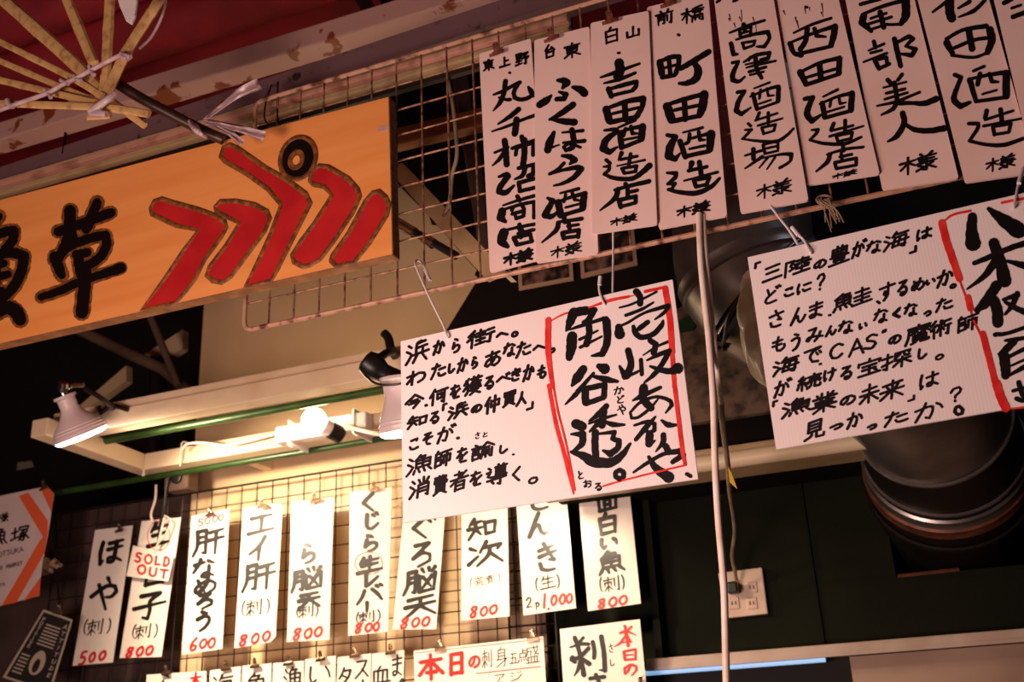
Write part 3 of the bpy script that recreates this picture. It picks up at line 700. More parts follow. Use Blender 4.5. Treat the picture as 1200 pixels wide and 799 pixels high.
mb = MB(); mb.tube([P(404, 497, 2.25), P(416, 502, 2.25), P(436, 507, 2.24), P(456, 510, 2.24), P(480, 509, 2.24), P(520, 495, 2.26)], .0055, 10, 6)
tag(mb.build('lamp_cord', M['cord'], smooth=True), 'white cord running right from the batten of the round bulb', 'cord')
mb = MB(); mb.tube([P(213, 528, 2.27), P(220, 520, 2.26), P(240, 519, 2.26), P(270, 521, 2.27), P(326, 508, 2.28)], .0035, 8, 6)
mb.tube([P(211, 546, 2.29), P(213, 520, 2.285), P(219, 518, 2.3)], .0022, 6, 4)
tag(mb.build('lamp_cord', M['cord'], smooth=True), 'thin pale cord tied along the left half of the far beam', 'cord')

def reflector_lamp(label, apex_px, rim_px, depth, rim_r, toward, neck_r, length=None):
    a = P(*apex_px, depth); r_ = P(*rim_px, depth)
    sc = (r_ - a).length
    ax = px_axis(rim_px[0] - apex_px[0], rim_px[1] - apex_px[1], 0)
    ax = (ax + (-_fwd) * toward).normalized()
    L = length or sc
    t = empty('reflector_lamp', a); tag(t, label, 'lamp')
    prof = []
    n = 26
    for i in range(n + 1):
        u = i / n
        s = .5 - .5 * math.cos(min(1, max(0, (u - .22) / .72)) * math.pi)
        r = neck_r + (rim_r - neck_r) * s
        if .2 < u < .93: r *= 1 + .018 * (1 if i % 2 else -1)
        prof.append((u * L, r))
    mb = MB(); mb.lathe(a, ax, prof + [(L * .99, rim_r * .93)], 40, caps=False); mb.build('ribbed_housing', M['housing'], t, True)
    mb = MB(); mb.lathe(a + ax * L * .985, ax, [(0, rim_r * .99), (.006, rim_r * .97), (.011, rim_r * .8), (.013, rim_r * .3), (.0132, .0005)], 40, caps=False); mb.build('lens', M['led'], t, True)
    mb = MB(); mb.lathe(a - ax * .008, ax, [(0, neck_r * 1.25), (.006, neck_r * 1.28), (.009, neck_r)], 24); mb.build('collar', M['white_plastic'], t, True)
    return t, a, ax, r_

t, a, ax, rim = reflector_lamp('ribbed white reflector lamp clamped to the left end of the lamp frame', (77, 467), (94, 511), 1.86, .062, -.09, .021, .092)
spot('reflector_left_light', a + ax * .115, a + ax * 1.0 + Vector((.62, .62, 0)), 58, (1.0, .77, .53), 130, .8, .05)
mb = MB(); mb.tube([a - ax * .006, a - ax * .02], .007, 10); mb.tube([a - ax * .018, a - ax * .034 + Vector((.012, 0, .004))], .012, 10)
mb.tube([P(75, 459, 1.86), P(84, 452, 1.87), P(98, 451, 1.88)], .0055, 8, 5); mb.build('swivel', M['chrome'], t, True)
mb = MB(); mb.tube([P(100, 455, 1.87), P(118, 466, 1.9), P(133, 478, 1.96)], .006, 8, 4)
mb.tube([P(115, 476, 1.97), P(118, 484, 1.98), P(130, 474, 1.97), P(150, 480, 1.98)], .006, 8); mb.build('clamp', M['black_metal'], t, True)

t, a, ax, rim = reflector_lamp('ribbed white reflector lamp in a black socket half hidden by the left placard', (463, 446), (471, 497), 1.86, .046, .14, .026, .105)
spot('reflector_right_light', a + ax * .13, a + ax * 1.0 + Vector((.1, .5, 0)), 26, (1.0, .77, .53), 125, .8, .05)
mb = MB()
s0 = P(436, 428, 1.84); sx = px_axis(.80, .55, -.1)
mb.lathe(s0 - sx * .022, sx, [(0, .012), (.004, .023), (.02, .028), (.036, .025), (.048, .020), (.062, .022), (.08, .026), (.083, .022)], 28); mb.build('socket', M['black'], t, True)
mb = MB(); mb.tube([P(428, 440, 1.825), P(440, 449, 1.82), P(458, 451, 1.82), P(480, 447, 1.83)], .0026, 8, 6); mb.build('wire_guard', M['black'], t, True)
mb = MB(); mb.tube([P(440, 424, 1.86), P(452, 414, 1.9), P(461, 412, 1.95)], .009, 10, 4); mb.tube([P(450, 390, 1.97), P(455, 396, 1.97), P(458, 408, 1.97), P(464, 418, 1.97)], .010, 10, 4); mb.build('clamp', M['black'], t, True)

# ------------------------------------------------------------------ right hand structure: dark hood, concrete lintel, trims, duct
mb = MB()
q = [(563, 322), (520, 392), (600, 470), (760, 440), (775, 358), (890, 300), (1260, 215), (1260, 60), (640, 150)]
mb.prism([P(x, y, 2.06) for x, y in q], (0, .05, 0)); mu = MB(); mu.prism([P(x, y, 2.40) for x, y in ((380, 60), (380, 215), (455, 205), (500, 250), (575, 335), (680, 200), (680, 60))], (0, .05, 0)); struct(mu.build('wall_shade', M['near_black']))  # rear sheet is an added dark stand-in for shade above the angle bar
mb.prism([P(563, 322, 2.06), P(640, 150, 2.06), P(640, 140, 2.06), P(556, 322, 2.06)], (0, .25, 0))
struct(tag(mb.build('wall_hood', M['near_black']), 'dark hood panel behind the hanging boards', 'panel'))  # added dark panel where the concrete top fades to dark
x0 = P(600, 480, 2.1).x; xd = P(985, 440, 2.1).x
zt, zc, zd, ze = P(850, 300, 2.1).z, P(850, 488, 2.1).z, P(850, 529, 2.12).z, P(850, 551, 2.12).z
struct(tag(slab('wall_concrete', M['concrete'], x0, xd, 2.11, 2.5, zc, zt + .25, .004), 'grainy grey-brown concrete lintel between the two placards', 'lintel'))
struct(slab('trim_4', M['near_black'], x0, xd, 2.13, 2.5, zd + .004, zc))
o = struct(slab('trim_5', M['cream_rail'], x0, P(1012, 505, 2.12).x, 2.10, 2.3, (zd + ze) / 2 + .006, zd + .006, .003))
mb = MB(); mb.tube([(x0, 2.105, ze + .016), (P(1012, 505, 2.12).x, 2.105, ze + .016)], .017, 14)
o = struct(mb.build('trim_6', M['beam'], smooth=True), 'cream rounded rail under the concrete lintel', 'rail')

# recess where the duct enters the wall
struct(slab('wall_opening', M['dark'], xo - .1, 2.2, 2.80, 2.84, zo - .1, 3.2))
mb = MB(); mb.tube([P(1052, 675, 2.485), P(1090, 671, 2.485), P(1124, 667, 2.485)], .004, 6); tag(mb.build('rusty_edge_strip', M['copper']), 'rusty strip along the foot of the dark duct opening', 'strip')

t = empty('exhaust_duct', P(1080, 560, 2.2)); tag(t, 'fat galvanised exhaust duct bending from the wall up behind the right placard', 'duct')
path = [P(1118, 640, 2.79), P(1112, 572, 2.5), P(1106, 537, 2.38), P(1099, 506, 2.27), P(1078, 468, 2.13), P(1025, 425, 1.98), P(945, 372, 1.86), P(882, 330, 1.82), P(868, 250, 1.84), P(875, 120, 1.92)]
pp, _ = catmull(path, [1] * len(path), 8)
def rr(i): return .168 - .040 * min(1, max(0, (i - 10) / 34))
def duct_piece(name, i0, i1, k, m_, n=44):
    mb = MB(); mb.tube(pp[i0:i1 + 1], [rr(i) * k for i in range(i0, i1 + 1)], n, 0, caps=False); return mb.build(name, m_, t, True)
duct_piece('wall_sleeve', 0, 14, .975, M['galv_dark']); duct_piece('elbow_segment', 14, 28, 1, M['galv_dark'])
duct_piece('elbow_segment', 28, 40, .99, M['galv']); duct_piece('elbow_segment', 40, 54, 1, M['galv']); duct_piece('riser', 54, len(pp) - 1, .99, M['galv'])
def ring_at(name, i, wd, m_):
    r = rr(i)
    d = (pp[i + 1] - pp[i - 1]).normalized(); mb = MB()
    mb.lathe(pp[i] - d * wd / 2, d, [(0, r * .99), (wd * .1, r + .004), (wd * .4, r + .0025), (wd * .6, r + .0025), (wd * .9, r + .004), (wd, r * .99)], 48, caps=False); return mb.build(name, m_, t, True)
ring_at('collar', 10, .012, M['galv_dark']); ring_at('rust_band', 14, .034, M['copper']); ring_at('collar', 17, .034, M['galv'])
ring_at('seam', 20, .008, M['galv']); ring_at('seam', 28, .008, M['galv']); ring_at('collar', 57, .03, M['galv']); ring_at('seam', 54, .008, M['galv'])
mb = MB(); mb.box(tuple(P(1120, 420, 2.3)), tuple(P(1120, 420, 2.3) + Vector((.02, .5, .02)))); mb.build('hanger', M['galv_dark'], t)

# crumpled film bundle, strap cord and clip by the duct
mb = MB()
c = P(905, 384, 1.648)
def wrapf(u, v):
    th = u * 2 * math.pi; ph = (v - .5) * math.pi
    r = 1 + .10 * math.sin(5 * th + 3 * ph) * math.cos(ph) + .06 * math.sin(11 * th - 5 * ph) * math.cos(ph)
    l = _right * (math.cos(th) * math.cos(ph) * .052 * r) + _down * (math.sin(ph) * .098 * r + .02 * math.cos(th) * math.cos(ph)) - _fwd * (math.sin(th) * math.cos(ph) * .04 * r)
    return c + l
mb.grid(wrapf, 48, 24); tag(mb.build('plastic_wrapped_bundle', M['wrap'], smooth=True), 'crumpled clear film bundle tied beside the duct left of the right placard', 'bundle')
pole('strap_cord', [(912, 312, 1.66), (884, 330, 1.66), (864, 352, 1.66), (853, 375, 1.68), (848, 400, 1.74), (842, 410, 1.78)], .0035, 'black', 'black cord looped round the duct above the wrapped bundle', 'cord', 6)
mb = MB(); c = P(846, 401, 1.76)
for k in range(9):
    d = Vector((random.uniform(-1, 1), random.uniform(-.5, .2), random.uniform(-1, 1))).normalized() * .016
    mb.tube([c - d, c + d * .4 + Vector((.003, 0, -.002)), c + d], .0022, 6, 3)
tag(mb.build('cord_knot', M['black'], smooth=True), 'black knot at the lower end of the duct cord', 'knot')
mb = MB(); mb.prism([P(x, y, 2.097) for x, y in ((793, 376), (811, 372), (816, 378), (812, 385), (795, 388))], (0, .012, 0))
tag(mb.build('green_peg', M['green_clip']), 'dark green peg against the concrete right of the left placard', 'peg')

# two photo prints pinned on the hood
for q, lb in (([(606, 300), (670, 290), (672, 328), (608, 340)], 'framed dark photo print under the leftmost name boards'), ([(678, 276), (742, 262), (747, 310), (681, 326)], 'framed dark photo print right of the hook wire above the left placard')):
    pts = [P(x, y, 2.05) for x, y in q]; cen = sum(pts, Vector()) / 4
    t = empty('photo_print', cen); tag(t, lb, 'photo', 'photo prints behind the name boards')
    mb = MB(); mb.prism(pts, (0, .004, 0)); mb.build('border', M['photo_edge'], t)
    mb = MB(); mb.prism([cen + (p - cen) * .86 + Vector((0, -.0015, .003)) for p in pts], (0, .002, 0)); mb.build('picture', M['photo'], t)

# wall socket with its cable
t = empty('wall_socket', P(870, 694, 2.49)); tag(t, 'square beige double socket plate on the dark green wall', 'socket')
qs = [(841, 671), (893, 664.5), (900, 719), (850, 724.5)]
mb = MB(); mb.prism([P(x, y, 2.487) for x, y in qs], (0, .012, 0)); o = mb.build('plate', M['outlet'], t)
bv = o.modifiers.new('bevel', 'BEVEL'); bv.width = .003; bv.segments = 3
for dx in (860, 881):
    for dy in ((684, 693), (702, 712)):
        mb = MB(); a, b = P(dx - 7, dy[0] - 2, 2.484), P(dx + 7, dy[1] + 1, 2.484)
        mb.box((a.x, 2.4845, b.z), (b.x, 2.49, a.z), .002); o = mb.build('outlet', M['outlet'], t)
        mb = MB(); xm = (a.x + b.x) / 2; zm = (a.z + b.z) / 2
        for s in (-.004, .004): mb.box((xm + s - .0012, 2.4835, zm - .004), (xm + s + .0012, 2.486, zm + .004))
        mb.build('slot', M['black'], o)
mb = MB(); a = P(857, 687, 2.45); mb.box((a.x - .012, 2.455, a.z - .014), (a.x + .012, 2.484, a.z + .012), .004); mb.build('prong_body', M['black'], empty('plug', a))
bpy.data.objects['plug']['label'] = 'black plug in the wall socket'; bpy.data.objects['plug']['category'] = 'plug'
pole('cable', [(845, 470, 1.5), (847, 500, 1.55), (853, 545, 1.7), (855, 575, 2.0), (861, 620, 2.3), (858, 650, 2.4), (861, 668, 2.44), (863, 680, 2.46)], .0042, 'grey_cord', 'grey twisted cable running down to the wall socket', 'cable', 6)
mb = MB(); mb.prism([P(x, y, 1.62) for x, y in ((853, 546), (858, 556), (864, 573), (855, 565))], (0, .001, 0)); tag(mb.build('yellow_tag', M['yellow']), 'yellow paper tag tied to the grey cable', 'tag')
pole('cord', [(819, 250, 1.40), (821, 300, 1.395), (825, 345, 1.39), (831, 400, 1.39), (836, 470, 1.39), (838, 540, 1.39), (842, 610, 1.39), (848, 680, 1.39), (850, 740, 1.39), (852, 830, 1.39)], .0046, 'cord', 'long pale cord hanging from the wire panel between the placards', 'cord', 6)
pole('cord', [(824, 252, 1.405), (828, 310, 1.40), (834, 370, 1.40), (840, 430, 1.405), (845, 472, 1.5)], .0038, 'cord', 'second brownish cord hanging close behind the long pale cord', 'cord', 6)

# ------------------------------------------------------------------ wire panels
D = 1.42
def wire_panel(x0, x1, z0, z1, y, cell, wr, fr, wm, fm, root, frame_bottom=True):
    mb = MB()
    n = int(round((x1 - x0) / cell))
    for i in range(1, n):
        x = x0 + (x1 - x0) * i / n
        mb.tube([(x, y, z0), (x, y, z1)], wr, 6, caps=False)
    m_ = int(round((z1 - z0) / cell))
    for j in range(1, m_):
        z = z0 + (z1 - z0) * j / m_
        mb.tube([(x0, y + wr * 1.6, z), (x1, y + wr * 1.6, z)], wr, 6, caps=False)
    mb.build('wire_mesh', wm, root, True)
    c = .014
    mb = MB()
    mb.tube([(x0 + c, y, z1), (x0 + .3 * c, y, z1 - .3 * c), (x0, y, z1 - c), (x0, y, z0 + c), (x0 + .3 * c, y, z0 + .3 * c), (x0 + c, y, z0), (x1 - c, y, z0), (x1, y, z0 + c), (x1, y, z1 - c), (x1 - c, y, z1), (x0 + c, y, z1)], fr, 8)
    mb.build('frame_rod', fm, root, True)

z0 = P(560, 326, D).z - .004; z1 = P(690, 0, D).z - .006
xg = P(289, 330, D).x
t = empty('wire_grid', (xg, D, z0)); tag(t, 'rusty wire grid panel that carries the plywood sign and name boards', 'wire grid')
wire_panel(xg, xg + 26 * .0488, z0, z1, D, .0488, .0017, .0042, M['rusty_wire'], M['rusty_rail'], t)
zt = P(350, 556, 2.43).z
t = empty('wire_grid', (P(60, 640, 2.43).x, 2.43, 1.2)); tag(t, 'dark wire grid panel on the back wall carrying the menu cards', 'wire grid')
xb = P(60, 640, 2.43).x
wire_panel(xb, xb + 31 * .0497, zt - 19 * .05, zt, 2.445, .0497, .0016, .003, M['black_metal'], M['black_metal'], t)

# ------------------------------------------------------------------ clips
def clip_proto(name, m_, label, s):
    t = empty(name, (0, 0, 0)); tag(t, label, 'clip')
    mb = MB(); mb.prism([(-.015 * s, -.005 * s, 0), (.015 * s, -.005 * s, 0), (.015 * s, -.0065 * s, .006 * s), (-.015 * s, -.0065 * s, .006 * s)], (0, -.0012 * s, 0))
    mb.prism([(-.015 * s, -.0065 * s, .006 * s), (.015 * s, -.0065 * s, .006 * s), (.012 * s, -.003 * s, .010 * s), (-.012 * s, -.003 * s, .010 * s)], (0, .0012 * s, .0004 * s))
    mb.build('jaw', m_, t)
    mb = MB(); k = [(-.0055 * s, -.004 * s, .008 * s), (.0055 * s, -.004 * s, .008 * s)]
    arc = [(.0055 * s * math.cos(a), -.008 * s, .022 * s + .0055 * s * math.sin(a)) for a in [math.pi * i / 8 for i in range(9)]]
    mb.prism(k + arc, (0, .0012 * s, 0)); mb.build('lever', m_, t)
    mb = MB(); n = 14; mb.tube([(.0028 * s * math.cos(2 * math.pi * i / n), -.0088 * s, .0215 * s + .0028 * s * math.sin(2 * math.pi * i / n)) for i in range(n + 1)], .0008 * s, 6); mb.build('eyelet', m_, t)
    mb = MB(); mb.tube([(-.009 * s, -.003 * s, .009 * s), (.009 * s, -.003 * s, .009 * s)], .0022 * s, 8); mb.build('spring', m_, t, True)
    return t
def dup(root, loc, rz, label, group, scale=1.0):
    r = root.copy(); COL.objects.link(r); r.location = loc; r.rotation_euler = (0, rz, random.uniform(-.12, .12)); r.scale = (scale,) * 3
    r['label'] = label; r['group'] = group
    for ch in list(root.children):
        c = ch.copy(); COL.objects.link(c); c.parent = r
    return r
USED = {}
def put_clip(proto, px, py, depth, label, group, rot=0.0, scale=1.0):
    loc = P(px, py, depth)
    if proto.name not in USED:
        USED[proto.name] = 1; proto.location = loc; proto.rotation_euler = (0, rot, 0); proto.scale = (scale,) * 3
        proto['label'] = label; proto['group'] = group; return proto
    return dup(proto, loc, rot, label, group, scale)

rusty = clip_proto('bulldog_clip', M['rusty_wire'] if False else M['clip'], '', 1.0)
nick = clip_proto('bulldog_clip', M['nickel'], '', 0.95)

# ------------------------------------------------------------------ flat boards and cards
def panel(name, label, cat, corners, depth, thick, m_, group=None, chamfer=0.0, bow=0.0):
    pts = [P(x, y, depth) for x, y in corners]
    if chamfer:
        out = []; n = len(pts)
        for i in range(n):
            p = pts[i]; a = (pts[i - 1] - p).normalized(); b = (pts[(i + 1) % n] - p).normalized()
            out += [p + a * chamfer, p + (a + b) * chamfer * .3, p + b * chamfer]
        pts = out
    mb = MB(); mb.prism(pts, (0, thick, 0))
    o = mb.build(name, m_)
    tag(o, label, cat, group)
    return o

# plywood shop sign
SY = 1.392
sg = panel('shop_sign', 'long varnished plywood shop sign with carved black characters and red figure', 'sign', [(-140, 271.5), (455, 113.5), (459.5, 297.5), (-140, 434)], SY, .024, M['sign'], chamfer=.001)
mb = MB()
pe = [P(*q, SY + .0005) for q in ((455.2, 113.2), (459.8, 297.8))]
mb.prism([pe[0], pe[1], pe[1] + Vector((.0012, 0, 0)), pe[0] + Vector((.0012, 0, 0))], (0, .0235, 0))
pb = [P(*q, SY + .0005) for q in ((-140, 434.3), (459.8, 297.8))]
mb.prism([pb[0], pb[1], pb[1] + Vector((0, 0, -.0012)), pb[0] + Vector((0, 0, -.0012))], (0, .0235, 0))
mb.build('raw_edge', M['sign_edge'], sg)
mb = MB(); mb.prism([P(*q, SY - .0006) for q in ((443, 149), (454, 146.5), (454.3, 152), (443.4, 154.5))], (0, .0005, 0)); mb.build('tape_scrap', M['tape'], sg)

# carved characters: brown groove first, black paint raised above it
SIGN_KANJI = [(0, 230, 4.7, """64:385,80 385,170 400,260 
54:320,195 450,150 610,90
56:535,35,50 500,120,60 475,180
56:375,215 360,265 320,340 300,350
58:300,330 325,400 340,435,44
52:340,310 400,265 520,225 580,215 585,270 545,340 450,400
58:430,330 440,400 450,440
50:420,320 480,310
46:225,555,40 330,520 440,470 560,430 665,395,60
68:470,400 462,520 450,640"""),
 (0, 230, 4.7, """54:-60,230 30,195 75,190 70,240 30,290
58:-60,330 60,310 130,330 120,400 80,490 10,560 -50,590
46:-60,455 40,430
46:-60,385 20,370
44:-60,545 10,520
70:-20,640,60 50,610 90,640,80 110,680,70
50:-5,110,40 -60,190 -150,280,20
54:-125,290 -112,420 -95,560
46:-10,310 -20,430 -25,560
60:-130,640,30 -165,730
50:-60,650,40 -50,710"""),]
for ox, oy, sc, tx in SIGN_KANJI:
    mb = MB()
    for ln in tx.split('\n'):
        w, body = ln.split(':')
        trace(mb, ox, oy, sc, '%g:%s' % (float(w) + 27, ' '.join(','.join(p.split(',')[:2]) for p in body.split())), SY - .0006)
    mb.build('carved_outline', M['groove'], sg)
    mb = MB(); trace(mb, ox, oy, sc, tx, SY - .0014); mb.build('painted_character', M['sign_black'], sg)

# running figure in red with a black ring as its head
FIG = ["60,340 75,310 105,300 150,315 260,345 340,375 375,400 382,425 360,465 290,560 250,640 205,700 165,745 22,772 120,640 200,520 262,435 170,415 105,385 65,365",
 "335,335 355,312 420,310 500,325 555,355 567,385 545,440 470,540 400,635 365,658 325,650 298,625 310,590 380,500 437,405 380,375 340,355",
 "358,120 370,80 395,70 430,85 550,170 640,220 720,280 740,320 700,400 640,520 600,600 573,650 462,675 530,540 575,440 615,325 560,260 470,195 375,140",
 "738,225 745,185 775,160 815,165 900,215 940,260 950,290 920,360 840,480 780,560 740,583 710,590 670,570 662,540 700,480 760,400 832,285 800,250 755,240",
 "828,565 835,540 900,450 975,310 1005,275 1030,268 1060,295 1074,325 1065,370 990,490 925,572 850,588"]
mbf = MB(); mbo = MB()
for fs in FIG:
    q = [tuple(float(a) for a in p.split(',')) for p in fs.split()]
    cx = sum(p[0] for p in q) / len(q); cy = sum(p[1] for p in q) / len(q)
    pts = [P(160 + x / 3.632, 150 + y / 3.632, SY - .0008) for x, y in q]
    mbf.prism(pts, (0, .0006, 0))
    lp = [P(160 + x / 3.632, 150 + y / 3.632, SY - .0006) for x, y in q]
    mbo.tube(lp + [lp[0], lp[1]], .0048, 8, 0, True, .35)
mbf.build('painted_figure', M['sign_red'], sg); mbo.build('carved_outline', M['groove'], sg, True)
def ell(cx, cy, rx, ry, rot, n, y, sc=3.632):
    out = []
    for i in range(n):
        a = 2 * math.pi * i / n; x = rx * math.cos(a); z = ry * math.sin(a)
        out.append(P(160 + (cx + x * math.cos(rot) - z * math.sin(rot)) / sc, 150 + (cy + x * math.sin(rot) + z * math.cos(rot)) / sc, y))
    return out
mb = MB(); mb.prism(ell(687, 128, 68, 86, .35, 32, SY - .001), (0, .0008, 0)); mb.build('painted_ring', M['sign_black'], sg)
mb = MB(); lo = ell(687, 128, 74, 92, .35, 32, SY - .0006); mb.tube(lo + lo[:1], .0048, 8, 0, True, .35)
li = ell(680, 135, 30, 42, .4, 24, SY - .0012); mb.prism(li, (0, .0006, 0)); mb.tube(li + li[:1], .002, 6, 0, True, .5); mb.build('ring_outline', M['groove'], sg, True)
mb = MB(); mb.prism(ell(680, 136, 14, 20, .4, 20, SY - .0022), (0, .0006, 0)); mb.build('ring_centre', M['sign'], sg)

